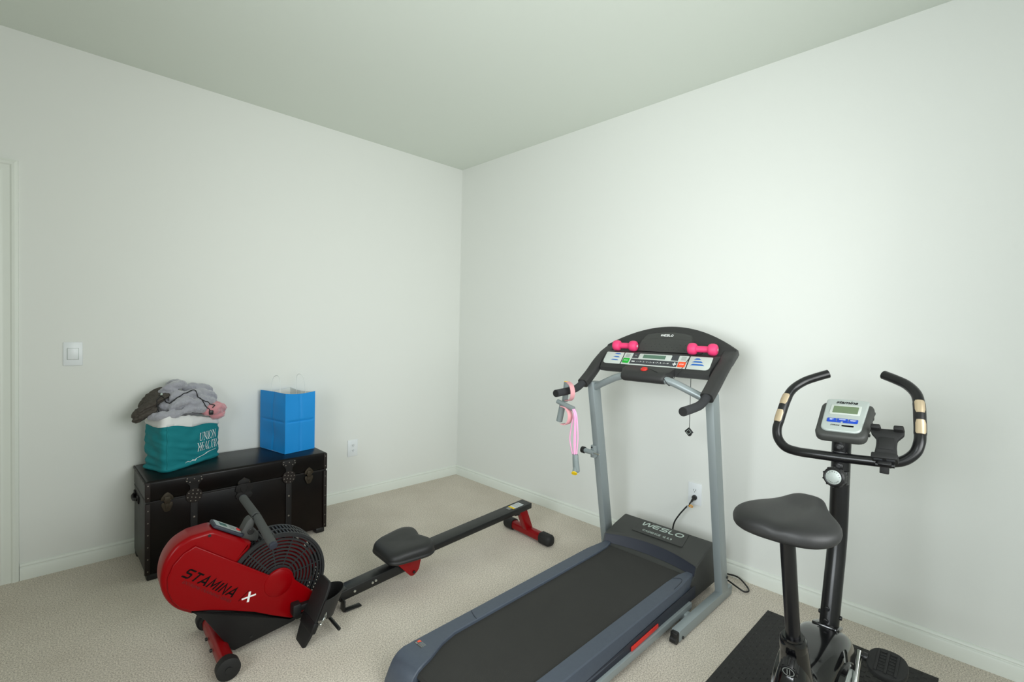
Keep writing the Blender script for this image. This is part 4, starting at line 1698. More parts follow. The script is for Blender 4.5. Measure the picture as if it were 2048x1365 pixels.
b.box((-1.37, -.045, .806), (-1.24, .045, .822), bev=.006)
bbuild(b, 'saddle_plate', M['black'])
# saddle post and collar
b = MB()
b.tube([(-1.325, 0, .80), (-1.222, 0, .44)], .0185, 24)
bbuild(b, 'saddle_post', M['satin_black'])
pd = Vector((.103, 0, -.36)).normalized()
cb = Vector((-1.238, 0, .492))
b = MB()
b.lathe([(.0195, -.004), (.029, -.004), (.0325, .003), (.0335, .012), (.034, .03)], zframe(cb, pd), 32)
b.lathe([(.0195, -.010), (.0255, -.010), (.027, -.004)], zframe(cb, pd), 32)
bbuild(b, 'collar', M['gloss_black'])

# shroud: glossy body over flywheel, saddle tube and post foot
b = MB()
rings = []
# sections along x: (x, half width low, z bottom, z top, half width top)
secs = [(-1.302, .012, .10, .18, .010), (-1.296, .048, .08, .27, .028), (-1.282, .058, .07, .36, .031), (-1.262, .061, .06, .425, .031), (-1.225, .064, .055, .468, .032), (-1.185, .068, .05, .420, .034), (-1.15, .074, .045, .366, .044), (-1.11, .082, .042, .364, .060),
        (-1.06, .086, .04, .378, .072), (-1.01, .088, .04, .386, .078), (-.96, .088, .04, .388, .080), (-.91, .087, .04, .382, .080), (-.86, .085, .04, .366, .077), (-.81, .082, .045, .340, .072), (-.77, .078, .05, .306, .066), (-.73, .066, .07, .256, .054), (-.705, .034, .10, .20, .03)]
for x, hw, zb, zt_, ht in secs:
    ring = []
    n = 36
    zm = (zb + zt_) / 2
    hz = (zt_ - zb) / 2
    for j in range(n):
        t = 2 * pi * j / n
        c_, s_ = cos(t), sin(t)
        ex = .62 if x < -1.13 else .42
        z = zm + hz * (abs(s_) ** ex) * (1 if s_ > 0 else -1)
        f = (z - zb) / (zt_ - zb)
        wloc = hw + (ht - hw) * max(0, f) ** 2.2
        y = wloc * (abs(c_) ** ex) * (1 if c_ > 0 else -1)
        ring.append((x, y, z))
    rings.append(ring)
b.loft(rings)
shr = bbuild(b, 'shroud', M['gloss_black'], sharp=70, subsurf=1)
b = MB()
b.tube([(-1.232, 0, .486), (-1.205, 0, .39), (-1.18, 0, .30)], [.0325, .040, .056], 28)
bbuild(b, 'saddle_tube', M['gloss_black'], shr)
b = MB()
b.prism(round_poly([(-.045, -.040), (.040, -.036), (.040, .036), (-.045, .040)], .012), frame((-.838, 0, .352), (.93, 0, -.30), (0, 1, 0)), .010, bev=.001)
bbuild(b, 'post_cover', M['gloss_black'], shr)
# adjustment knob on the saddle tube
Kd = Vector((-.86, -.10, -.32))
Kt = zframe((-1.256, -.002, .440), Kd)
b = MB()
b.lathe([(.013, -.01), (.013, .010), (.019, .012), (.0205, .016), (.0205, .036), (.018, .040), (0, .040)], Kt, 28)
for i in range(9):
    t = 2 * pi * i / 9
    b.cyl(Kt @ Vector((.0198 * cos(t), .0198 * sin(t), .013)), Kt @ Vector((.0198 * cos(t), .0198 * sin(t), .038)), .003, 8)
ak = bbuild(b, 'height_knob', M['black'])
b = MB()
b.lathe([(.0125, .0402), (.0125, .0408), (.0145, .0408), (.0145, .0402), (.0125, .0402)], Kt, 28)
for dy in (-.004, .002):
    b.box((-.0085, dy, .0402), (.0085, dy + .002, .0408), T=Kt)
bbuild(b, 'knob_print', M['print_grey'], ak)

# cranks, discs and pedals
AX = Vector((-.992, 0, .205))
for s in (-1, 1):
    b = MB()
    Td = zframe((AX.x, s * .079, AX.z), (0, s, 0))
    b.lathe([(.130, -.012), (.130, .008), (.125, .0105), (.119, .009), (.112, .008), (.112, -.012), (.130, -.012)], Td, 56)
    bbuild(b, 'disc_ring', M['gloss_black'], shr)
    b = MB()
    b.lathe([(.114, .006), (.111, .0105), (.092, .0115), (.087, .009), (.055, .010), (.05, .013), (0, .014)], Td, 56)
    bbuild(b, 'disc', M['silver'], shr)
    d = Vector((.085, 0, .137)) * s * -1
    end = AX + d
    b = MB()
    y0 = s * .0985
    pa, pb = Vector((AX.x, y0, AX.z)), Vector((end.x, y0, end.z))
    dd = (pb - pa).normalized()
    b.tube([pa - dd * .018, pa - dd * .017, pa, pb, pb + dd * .011, pb + dd * .012], [.009, .0150, .0160, .0125, .0120, .007], 20, sec=rrect(2, 1.15, .45, 5), up=(0, 1, 0))
    cr2 = bbuild(b, 'crank', M['chrome'], sharp=50)
    b = MB()
    b.cyl((end.x, y0 - s * .008, end.z), (end.x, s * .150, end.z), .0078, 14)
    b.cyl((end.x, s * .108, end.z), (end.x, s * .122, end.z), .0125, 16, bev=.002)
    bbuild(b, 'pedal_axle', M['black'], cr2)
    pt = radians(18)
    Tp = Matrix.Translation((end.x, s * .168, end.z)) @ Matrix.Rotation(-pt, 4, 'Y')
    b = MB()
    pl = [(.053 * (abs(cos(t_)) ** .8) * (1 if cos(t_) > 0 else -1), .050 * (abs(sin(t_)) ** .8) * (1 if sin(t_) > 0 else -1)) for t_ in [2 * pi * i / 40 for i in range(40)]]
    b.prism(pl, Tp @ Matrix.Translation((0, 0, -.013)), .022, bev=.005, seg=2)
    for yy in (-.024, .0, .024):
        b.box((-.042, yy - .0035, .007), (.042, yy + .0035, .0125), bev=.001, T=Tp)
    for yy in (-.036, -.012, .012, .036):
        for i in range(7 if abs(yy) < .03 else 0):
            b.box((-.038 + .012 * i, yy - .007, .007), (-.034 + .012 * i, yy + .007, .0108), T=Tp)
    pe = bbuild(b, 'pedal', M['vinyl'] if False else M['black_matte'])
# stabilisers
for x, hw in ((-.635, .15), (-1.36, .22)):
    b = MB()
    b.cyl((x, -hw, .036), (x, hw, .036), .025, 22)
    sb = bbuild(b, 'stabiliser', M['satin_black'])
    for s in (-1, 1):
        b = MB()
        b.tube([(x, s * (hw - .03), .037), (x, s * (hw - .029), .037), (x, s * hw, .037), (x, s * (hw + .006), .037)], [.026, .0285, .0285, .020], 20)
        bbuild(b, 'stabiliser_cap', M['black_matte'], sb)
b = MB()
b.box((-.76, -.02, .03), (-.635, .02, .07), bev=.004)
b.box((-1.36, -.02, .03), (-1.27, .02, .10), bev=.004)
bbuild(b, 'base_frame', M['satin_black'])

# ------------------------------------------------------------------ rubber mat under the bike (small raised tiles)
b = MB()
mx0, mx1, my0, my1 = -1.72, -.222, -3.318, -2.70
b.box((mx0, my0, 0), (mx1, my1, .0045), bev=.001)
st = .0195
nx = int((mx1 - mx0 - .012) / st)
ny = int((my1 - my0 - .012) / st)
for i in range(nx):
    for j in range(ny):
        x = mx0 + .010 + st * i
        y = my0 + .010 + st * j
        if (i + j) % 2:
            v = [(x, y, .0044), (x + st * .82, y, .0044), (x + st * .82, y + st * .82, .0044), (x, y + st * .82, .0044),
                 (x + .002, y + .002, .0070), (x + st * .82 - .002, y + .002, .0070), (x + st * .82 - .002, y + st * .82 - .002, .0070), (x + .002, y + st * .82 - .002, .0070)]
            b.add(v, [(4, 5, 6, 7), (0, 1, 5, 4), (1, 2, 6, 5), (2, 3, 7, 6), (3, 0, 4, 7)])
mt = b.build('exercise_mat', M['rubber_mat'], None, recalc=False, sharp=20)
tag(mt, 'black textured rubber mat under the exercise bike', 'mat')
# ------------------------------------------------------------------ leather trunk against the left wall
TKX, TKY = -1.868, -.235
tk = thing('storage_trunk', 'dark brown leather storage trunk with straps and brass latches', 'trunk', (TKX, TKY, 0))
TX0, TX1, TY0, TY1 = -2.330, -1.406, -.440, -.030
TS = (-TKX, -TKY, 0)


def kbuild(b, name, m, parent=None, **k):
    return b.build(name, m, tk if parent is None else parent, shift=TS, **k)


b = MB()
b.box((TX0, TY0, .030), (TX1, TY1, .400), bev=.006)
body = kbuild(b, 'body', M['leather'])
b = MB()
b.box((TX0 - .003, TY0 - .004, .404), (TX1 + .003, TY1, .512), bev=.014, seg=3)
lid = kbuild(b, 'lid', M['leather'])
b = MB()
b.box((TX0 - .001, TY0 - .002, .396), (TX1 + .001, TY1, .407), bev=.002)
kbuild(b, 'seam_strip', M['leather_strap'], body)
for x in (TX0 + .03, TX1 - .03):
    for y in (TY0 + .03, TY1 - .03):
        b = MB()
        b.box((x - .028, y - .028, 0), (x + .028, y + .028, .034), bev=.008)
        kbuild(b, 'foot', M['black'])


def studs(b, pts, nrm=(0, -1, 0), r=.0034, mi=1):
    for p in pts:
        b.lathe([(r, 0), (r * .75, r * .45), (0, r * .65)], zframe(p, nrm), 10, mi=mi)


# edge bindings with nails
for x in (TX0, TX1):
    s = 1 if x == TX1 else -1
    for z0, z1, par in ((.032, .396, body), (.408, .506, lid)):
        b = MB()
        b.box((x - .002 if s > 0 else x - .006, TY0 - .005, z0), (x + .006 if s > 0 else x + .002, TY0 + .014, z1), bev=.002)
        b.box((x - .016 if s > 0 else x - .004, TY0 - .006, z0), (x + .004 if s > 0 else x + .016, TY0 - .002, z1), bev=.0015)
        n = int((z1 - z0) / .062)
        studs(b, [(x - s * .006, TY0 - .006, z0 + .02 + .062 * i) for i in range(n + 1) if z0 + .02 + .062 * i < z1])
        kbuild(b, 'edge_binding', [M['leather_edge'], M['stud']], par)
    b = MB()
    b.box((x - .002 if s > 0 else x - .006, TY0, .492), (x + .006 if s > 0 else x + .002, TY1, .508), bev=.003)
    studs(b, [(x + s * .006, TY0 + .04 + .06 * i, .499) for i in range(6)], (s, 0, 0))
    kbuild(b, 'edge_binding', [M['leather_edge'], M['stud']], lid)
    # side handle
    b = MB()
    b.tube(smooth_path([(x + s * .004, -.185, .355), (x + s * .013, -.165, .352), (x + s * .015, -.125, .345), (x + s * .013, -.085, .352), (x + s * .004, -.065, .355)], 4), .009, 10)
    for y in (-.188, -.062):
        b.box((x - .002 if s > 0 else x - .006, y - .018, .335), (x + .006 if s > 0 else x + .002, y + .018, .375), bev=.003)
    kbuild(b, 'side_handle', M['leather_strap'])
# two straps with shaped ends and riveted medallions
for x in (-2.125, -1.636):
    b = MB()
    b.box((x - .0165, TY0 - .0075, .034), (x + .0165, TY0 + .002, .40), bev=.0015)
    studs(b, [(x, TY0 - .0075, .285), (x, TY0 - .0075, .165)], r=.0062)
    kbuild(b, 'strap', [M['leather_strap'], M['stud']])
    b = MB()
    b.prism(round_poly([(-.016, 0), (.016, 0), (.020, .045), (.043, .070), (.038, .092), (-.038, .092), (-.043, .070), (-.020, .045)], .008),
            Matrix(((1, 0, 0, x), (0, 0, -1, TY0 - .003), (0, 1, 0, .412), (0, 0, 0, 1))), .006, bev=.0015)
    studs(b, [(x + dx, TY0 - .009, .412 + dz) for dx, dz in ((-.032, .083), (.032, .083), (-.034, .070), (.034, .070), (0, .078), (-.020, .062), (.020, .062))], r=.0036)
    kbuild(b, 'strap_end', [M['leather_strap'], M['stud']], lid)
    b = MB()
    b.cyl((x, TY0 - .001, .400), (x, TY0 - .0105, .400), .0385, 32, bev=.002)
    studs(b, [(x + .030 * cos(2 * pi * i / 8 + .2), TY0 - .0105, .400 + .030 * sin(2 * pi * i / 8 + .2)) for i in range(8)] +
          [(x + .013 * cos(2 * pi * i / 4 + .5), TY0 - .0105, .400 + .013 * sin(2 * pi * i / 4 + .5)) for i in range(4)], r=.0036)
    kbuild(b, 'strap_medallion', [M['leather_edge'], M['stud']])
# latches
for x, z in ((-2.244, .392), (-1.516, .386)):
    T = Matrix(((1, 0, 0, x), (0, 0, -1, TY0 - .003), (0, 1, 0, z), (0, 0, 0, 1)))
    b = MB()
    b.prism(round_poly([(-.028, .010), (-.026, .026), (-.012, .044), (0, .052), (.012, .044), (.026, .026), (.028, .010)], .006), T, .006, bev=.0012)
    b.prism(round_poly([(-.024, -.002), (-.026, -.016), (-.013, -.046), (-.006, -.050), (.006, -.050), (.013, -.046), (.026, -.016), (.024, -.002)], .005), T, .005, bev=.0012)
    b.box((-.013, -.008, .004), (.013, .030, .012), bev=.002, T=T)
    b.box((-.008, -.034, .004), (.008, -.004, .010), bev=.002, T=T)
    b.cyl(T @ Vector((-.016, .010, .008)), T @ Vector((.016, .010, .008)), .004, 10)
    b.cyl(T @ Vector((0, -.034, .004)), T @ Vector((0, -.034, .010)), .007, 14, bev=.002)
    kbuild(b, 'latch', M['brass'])
# central lock plate shaped like a shield
T = Matrix(((1, 0, 0, -1.883), (0, 0, -1, TY0 - .003), (0, 1, 0, .400), (0, 0, 0, 1)))
b = MB()
b.prism(round_poly([(-.034, .012), (-.030, .030), (-.012, .040), (0, .050), (.012, .040), (.030, .030), (.034, .012)], .006), T, .006, bev=.001)
b.prism(round_poly([(-.040, .008), (-.046, -.022), (-.032, -.034), (-.046, -.052), (-.034, -.070), (-.020, -.066), (0, -.084), (.020, -.066), (.034, -.070), (.046, -.052), (.032, -.034), (.046, -.022), (.040, .008)], .005), T, .009, bev=.0015)
b.box((-.033, .006, .003), (.033, .013, .012), bev=.002, T=T)
b.tube([T @ Vector(p) for p in ((-.020, -.004, .009), (-.018, -.024, .0095), (0, -.044, .010), (.018, -.024, .0095), (.020, -.004, .009))], .0022, 8)
for dx, dz in ((-.028, .018), (.028, .018), (0, .040), (0, -.066)):
    b.lathe([(.0042, 0), (.003, .002), (0, .003)], Matrix.Translation(T @ Vector((dx, dz, .006 if dz > 0 else .009))) @ zframe((0, 0, 0), (0, -1, 0)), 10, mi=1)
kbuild(b, 'lock_plate', [M['leather_strap'], M['brass']])

# ------------------------------------------------------------------ blue paper bag on the trunk
LT = .5125
bb = thing('paper_bag', 'bright blue paper shopping bag on the right end of the trunk', 'shopping bag', (-1.535, -.19, LT))
PSH = (1.535, .19, -LT)
Fq, Rq = Vector((-1.622, -.335, 0)), Vector((-1.421, -.296, 0))
Lq, Kq = Vector((-1.678, -.048, 0)), Vector((-1.477, -.012, 0))
Hb = .378


def bag_side(P, Q, d, ncol=30, nrow=64, seed=0.0, pinch=0.0, lean=(0, 0)):
    """one wall of the bag from P to Q, rows upward; d = outward normal"""
    rows = []
    for r in range(nrow + 1):
        v = r / nrow
        row = []
        for c in range(ncol + 1):
            u = c / ncol
            p = P.lerp(Q, u)
            z = LT + .001 + Hb * v
            e = sin(pi * u)
            off = .006 * e * noise.noise((u * 2.2 + seed, v * 3.1, seed)) * min(1, 4 * v)
            off += (-.0055 * math.exp(-((v - .52) / .014) ** 2) - .004 * math.exp(-((u - .5) / .03) ** 2)) * min(1, 9 * min(u, 1 - u))          # crease across the middle
            off += pinch * e * math.exp(-((v - .25) / .16) ** 2)
            off -= .010 * e * max(0, v - .8) / .2
            row.append((p.x + d.x * off, p.y + d.y * off, z - (.010 * e * (v ** 6) if pinch == 0 else 0)))
        rows.append(row)
    return rows


def nrm2(P, Q):
    t = (Q - P).normalized()
    return Vector((t.y, -t.x, 0))


for nm, rev, m in (('bag_wall', 0, 'bluebag'), ('bag_lining', 1, 'whitepaper')):
    b = MB()
    cen_ = (Fq + Rq + Lq + Kq) / 4
    for P, Q, sd, pin in ((Fq, Rq, 1.3, 0), (Rq, Kq, 2.7, 0), (Kq, Lq, 4.1, 0), (Lq, Fq, 5.9, -.012)):
        d = nrm2(P, Q)
        PP, QQ = P.copy(), Q.copy()
        if rev:
            PP = P + (cen_ - P).normalized() * .0016
            QQ = Q + (cen_ - Q).normalized() * .0016
        rows = bag_side(PP, QQ, d, seed=sd, pinch=pin)
        b.loft(rows, caps=False, closed=False)
    zb = LT + (.001 if not rev else .003)
    b.add([(p.x, p.y, zb) for p in (Fq, Rq, Kq, Lq)], [(0, 1, 2, 3)])
    b.build(nm, M[m], bb, shift=PSH, recalc=False, sharp=50)
zt2 = LT + Hb
for P, Q, inn in ((Lq, Fq, Kq - Lq), (Kq, Rq, Lq - Kq)):
    inn = inn.normalized() * .015
    w0, w1 = P.lerp(Q, .34) + inn, P.lerp(Q, .70) + inn
    m_ = (w0 + w1) / 2
    lean = inn * .6
    top = zt2 + .104
    b = MB()
    pts_ = [(w0.x, w0.y, zt2 - .05), (w0.x, w0.y, zt2)]
    for f, dz, le in ((.10, .06, .4), (.40, .094, .8), (1.0, .104, 1.0)):
        q = w0.lerp(m_, f) + lean * le
        pts_.append((q.x, q.y, zt2 + dz))
    for f, dz, le in ((.40, .090, .8), (.10, .055, .4)):
        q = w1.lerp(m_, f) + lean * le
        pts_.append((q.x, q.y, zt2 + dz))
    pts_ += [(w1.x, w1.y, zt2), (w1.x, w1.y, zt2 - .05)]
    b.tube(smooth_path(pts_, 6), .0018, 8)
    b.build('bag_handle', M['whitepaper'], bb, shift=PSH)

# ------------------------------------------------------------------ teal cloth tote on the left end of the trunk
tb = thing('tote_bag', 'teal cloth tote bag with white lettering on the left end of the trunk', 'tote bag', (-2.13, -.17, LT))
TSH = (2.13, .17, -LT)
A_, B_, C_, D_ = Vector((-2.300, -.130, 0)), Vector((-2.238, -.338, 0)), Vector((-1.918, -.112, 0)), Vector((-2.020, -.034, 0))
corners = [(A_, .030), (B_, .034), (C_, .050), (D_, .030)]
NP = 128


def foot_loop():
    pts = round_poly([(c.x, c.y) for c, r in corners], [.04, .045, .06, .04], 6)
    # resample to NP points, starting at the middle of the left side
    P = [Vector((x, y)) for x, y in pts]
    seg = [(P[(i + 1) % len(P)] - P[i]).length for i in range(len(P))]
    tot = sum(seg)
    out = []
    for k in range(NP):
        d = tot * k / NP
        i = 0
        while d > seg[i]:
            d -= seg[i]
            i += 1
        out.append(P[i].lerp(P[(i + 1) % len(P)], d / seg[i]))
    return out


FL = foot_loop()
FCEN = Vector((-2.12, -.165))


def perim(k):
    k = k % NP
    i = int(k)
    return FL[i].lerp(FL[(i + 1) % NP], k - i)


def nearest_k(p):
    return min(range(NP), key=lambda i: (FL[i] - Vector((p[0], p[1]))).length)


kB, kC = nearest_k(B_), nearest_k(C_)


def bag_pt(k, z, wr=1.0):
    """point of the tote's cloth wall; k runs round the bag, z is the height above the trunk"""
    p = perim(k)
    d = (p - FCEN)
    dn_ = d.normalized()
    t = z / .30
    bulge = .010 * sin(pi * min(1, t * .9)) - .004 * t
    if z < .022:
        bulge += .010 * sin(pi * z / .022) + .002
    n1 = noise.noise((p.x * 14, p.y * 14, z * 22))
    n2 = noise.noise((p.x * 7 + 5, p.y * 7, z * 46 + p.x * 20))
    off = bulge + wr * (.0075 * n1 + .0085 * n2)
    q = p + dn_ * off
    q.y = min(q.y, -.022)
    return Vector((q.x, q.y, LT + z))


def teal_top(k):
    p = perim(k)
    s = (p - Vector((B_.x, B_.y))).dot((Vector((C_.x, C_.y)) - Vector((B_.x, B_.y))).normalized()) / (C_ - B_).length
    s = min(1, max(-.15, s))
    front = .252 - .012 * sin(pi * max(0, s)) - .050 * max(0, s) ** 2
    return front + .006 * sin(k * .21)


def white_top(k):
    p = perim(k)
    s = (p - Vector((B_.x, B_.y))).dot((Vector((C_.x, C_.y)) - Vector((B_.x, B_.y))).normalized()) / (C_ - B_).length
    s = min(1, max(-.15, s))
    return .305 - .085 * max(0, s) ** 1.6 + .008 * noise.noise((k * .25, 3.1, 0))


b = MB()
rings = []
NR = 34
for r in range(NR + 1):
    t = r / NR
    rings.append([tuple(bag_pt(k, teal_top(k) * t)) for k in range(NP)])
b.loft(rings, caps=False)
b.add(rings[0], [tuple(range(NP))])
tote = b.build('bag_body', M['teal'], tb, shift=TSH, sharp=80)
# vertical piping at the near corner and the folded-out white lining
b = MB()
b.tube([bag_pt(kB + 1.5, .02 + .23 * i / 16) + Vector((-.002, -.003, 0)) for i in range(17)], .0026, 8)
b.build('corner_seam', M['teal'], tote, shift=TSH)
b = MB()
rings = []
for t, off in ((0, .0005), (.02, .004), (.3, .006), (.7, .005), (.96, .002), (1.0, -.003), (.96, -.010), (.5, -.014), (0.0, -.016)):
    ring = []
    for k in range(NP):
        z0, z1 = teal_top(k) - .004, max(white_top(k), teal_top(k) + .004)
        p = bag_pt(k, z0 + (z1 - z0) * t)
        d = Vector((perim(k).x - FCEN.x, perim(k).y - FCEN.y, 0)).normalized()
        q = p + d * (off + .003 * noise.noise((k * .3, t * 3, 1)))
        q.y = min(q.y, -.019)
        ring.append(tuple(q))
    rings.append(ring)
b.loft(rings, caps=False)
b.build('lining', M['lining'], tb, shift=TSH, sharp=70)

# serif lettering laid on the cloth of the front face
SW = .16      # stem width


def glyph(ch):
    """list of polygons in a box of height 1; returns (polys, advance)"""
    def rect(x0, y0, x1, y1):
        return [(x0, y0), (x1, y0), (x1, y1), (x0, y1)]

    def serif(x, y, up):
        h = .035
        return rect(x - .13, y if up else y - h, x + .13, y + h if up else y)
    P = []
    if ch == 'U':
        P += [rect(.14, .30, .14 + SW, 1), serif(.22, 1, False), rect(.72, .30, .77, 1), serif(.745, 1, False)]
        n = 12
        for i in range(n):
            a0, a1 = pi + pi * i / n, pi + pi * (i + 1) / n
            P.append([(.455 + .315 * cos(a0), .31 + .31 * sin(a0)), (.455 + .315 * cos(a1), .31 + .31 * sin(a1)),
                      (.48 + .24 * cos(a1) - .02 * cos(a1), .31 + .24 * sin(a1)), (.48 + .24 * cos(a0) - .02 * cos(a0), .31 + .24 * sin(a0))])
        return P, .92
    if ch == 'N':
        P += [rect(.15, 0, .20, 1), serif(.175, 0, True), serif(.12, 1, False), rect(.76, 0, .81, 1), serif(.785, 1, False), [(.13, 1), (.33, 1), (.81, 0), (.70, 0)]]
        return P, .95
    if ch == 'I':
        P += [rect(.12, 0, .12 + SW, 1), serif(.20, 0, True), serif(.20, 1, False)]
        return P, .40
    if ch == 'O':
        n = 28
        for i in range(n):
            a0, a1 = 2 * pi * i / n, 2 * pi * (i + 1) / n
            P.append([(.47 + .42 * cos(a0), .5 + .52 * sin(a0)), (.47 + .42 * cos(a1), .5 + .52 * sin(a1)), (.47 + .27 * cos(a1), .5 + .475 * sin(a1)), (.47 + .27 * cos(a0), .5 + .475 * sin(a0))])
        return P, .96
    if ch == 'H':
        P += [rect(.14, 0, .14 + SW, 1), serif(.22, 0, True), serif(.22, 1, False), rect(.64, 0, .64 + SW, 1), serif(.72, 0, True), serif(.72, 1, False), rect(.28, .49, .66, .54)]
        return P, .92
    if ch == 'E':
        P += [rect(.14, 0, .14 + SW, 1), serif(.20, 0, True), serif(.20, 1, False), rect(.28, .96, .66, 1), rect(.62, .80, .66, 1), rect(.28, .5, .56, .54), rect(.53, .42, .56, .62), rect(.28, 0, .70, .04), [(.64, 0), (.70, 0), (.72, .22), (.69, .22)]]
        return P, .78
    if ch == 'A':
        P += [[(.09, 0), (.14, 0), (.45, 1.02), (.40, 1.02)], [(.60, 0), (.78, 0), (.49, 1.02), (.38, 1.02)], rect(.24, .34, .62, .385), serif(.12, 0, True), serif(.70, 0, True)]
        return P, .84
    if ch == 'L':
        P += [rect(.14, 0, .14 + SW, 1), serif(.22, 0, True), serif(.22, 1, False), rect(.28, 0, .68, .04), [(.62, 0), (.68, 0), (.72, .26), (.68, .26)]]
        return P, .72
    if ch == 'T':
        P += [rect(.34, 0, .34 + SW, 1), serif(.42, 0, True), rect(.06, .96, .78, 1), rect(.06, .78, .10, 1), rect(.74, .78, .78, 1)]
        return P, .82
    return P, .5


b = MB()


def lay(poly, s0, z0, w, h, T_=None):
    """fill a polygon on the cloth: subdivided quad strip from its corner order"""
    k0 = kB + (kC - kB) * s0
    kw = (kC - kB) * w
    P = [Vector((x, y)) for x, y in poly]
    n = len(P)
    if n == 4:
        m = 5
        grid = []
        for i in range(m + 1):
            row = []
            for j in range(m + 1):
                q = P[0].lerp(P[1], i / m).lerp(P[3].lerp(P[2], i / m), j / m)
                row.append(q)
            grid.append(row)
        vs2, fs2 = [], []
        for i in range(m + 1):
            for j in range(m + 1):
                q = grid[i][j]
                kk, zz = k0 + kw * q.x, z0 + h * q.y
                p = bag_pt(kk, zz)
                e = .8
                nn_ = (bag_pt(kk + e, zz) - bag_pt(kk - e, zz)).cross(bag_pt(kk, zz + .003) - bag_pt(kk, zz - .003)).normalized()
                c2 = Vector((perim(kk).x - FCEN.x, perim(kk).y - FCEN.y, 0))
                if nn_.dot(c2) < 0:
                    nn_ = -nn_
                vs2.append(tuple(p + nn_ * .0016))
        for i in range(m):
            for j in range(m):
                a = i * (m + 1) + j
                fs2.append((a, a + 1, a + m + 2, a + m + 1))
        b.add(vs2, fs2)


def word(txt, s0, s1, z0, h):
    adv = sum(glyph(c)[1] for c in txt)
    w = (s1 - s0) / adv
    x = s0
    for c in txt:
        polys, a = glyph(c)
        for p in polys:
            lay(p, x, z0, w, h)
        x += a * w


word('UNION', .55, .885, .126, .048)
word('HEALTH', .525, .900, .068, .048)
n = 18
for i in range(n):
    u0, u1 = i / n, (i + 1) / n
    def y_(u):
        return .008 + .034 * u ** .75 
    lay([(u0, (y_(u0) - .0015)), (u1, (y_(u1) - .0015)), (u1, (y_(u1) + .0022 * sin(pi * u1) + .0005)), (u0, (y_(u0) + .0022 * sin(pi * u0) + .0005))], .47, .016, .41, 1.0)
b.build('lettering', M['ink_white'], tote, shift=TSH, sharp=80)
b = MB()
for i in range(5):
    lay([(i / 5, -.004 + .006 * (i % 2)), ((i + 1) / 5, -.004 + .006 * ((i + 1) % 2)), ((i + 1) / 5, .002 + .006 * ((i + 1) % 2)), (i / 5, .002 + .006 * (i % 2))], .32, .024, .20, 1.0)
b.build('wing_mark', M['ink_white'], tote, shift=TSH, sharp=80)

# ------------------------------------------------------------------ clothes heaped in the tote
from mathutils.bvhtree import BVHTree
fz = LT + .285
VIEWDIR = Vector((-.20, -.62, .76)).normalized()       # outward direction of the visible side of the heap


def fold_roll(b, pts, w, h, n=28, seed=0.0, amp=.10, rid=.30, flat=0.0):
    """a soft roll of cloth along pts: tapered ends, ridged wrinkles running along it"""
    P = smooth_path(pts, 12)
    k = len(P)
    rings = []
    up = Vector((0, 0, 1))
    for i, p in enumerate(P):
        t = (P[min(i + 1, k - 1)] - P[max(i - 1, 0)]).normalized()
        sd = t.cross(up)
        sd = sd.normalized() if sd.length > .1 else Vector((1, 0, 0))
        u2 = sd.cross(t)
        e = i / (k - 1)
        taper = max(.06, 1 - abs(2 * e - 1) ** 3.2) ** .55
        ring = []
        for j in range(n):
            a = 2 * pi * j / n
            c_, s_ = cos(a), sin(a)
            q0 = p + sd * (c_ * w) + u2 * (s_ * h)
            r = 1 + amp * 1.6 * noise.noise(q0 * 16 + Vector((seed, 0, 0)))
            v = noise.noise(Vector((c_ * 1.5 + seed, s_ * 1.5, e * 2.2)) + q0 * 9)
            r += rid * (.32 - abs(v)) * 1.3
            r += .05 * noise.noise(q0 * 60)
            q = p + (sd * (c_ * w) + u2 * (s_ * h)) * r * taper
            q.y = min(q.y, -.014)
            ring.append(tuple(q))
        rings.append(ring)
    b.loft(rings)


def bvh_of(objs):
    vv, ff = [], []
    dg = bpy.context.evaluated_depsgraph_get()
    for o in objs:
        n0 = len(vv)
        ev = o.evaluated_get(dg)
        me = ev.to_mesh()
        off = Vector((0, 0, 0))
        q = o
        while q is not None:
            off += q.location
            q = q.parent
        vv += [v.co + off for v in me.vertices]
        ff += [[i + n0 for i in p.vertices] for p in me.polygons]
        ev.to_mesh_clear()
    return BVHTree.FromPolygons(vv, ff)


def drape(pts, tree, r, d=VIEWDIR):
    """lay a line on the cloth: every point is dropped onto the nearest outer surface along d"""
    out = []
    for p in smooth_path(pts, 8):
        hit = tree.ray_cast(p + d * .30, -d)
        out.append(hit[0] + d * (r * .9 + .002) if hit[0] is not None else p)
    # keep it smooth
    sm = [out[0]] + [(out[i - 1] + out[i] * 2 + out[i + 1]) / 4 for i in range(1, len(out) - 1)] + [out[-1]]
    return sm


def cloth_modifiers(o, voxel, smooth, disp, scale, name):
    """melt the folds of a garment into one surface and crumple it a little"""
    r = o.modifiers.new('remesh', 'REMESH')
    r.mode = 'VOXEL'
    r.voxel_size = voxel
    r.use_smooth_shade = True
    s_ = o.modifiers.new('smooth', 'SMOOTH')
    s_.factor = .5
    s_.iterations = smooth
    t = bpy.data.textures.new(name, 'CLOUDS')
    t.noise_scale = scale
    t.noise_depth = 2
    d = o.modifiers.new('crumple', 'DISPLACE')
    d.texture = t
    d.strength = disp
    d.mid_level = .5
    d.texture_coords = 'LOCAL'


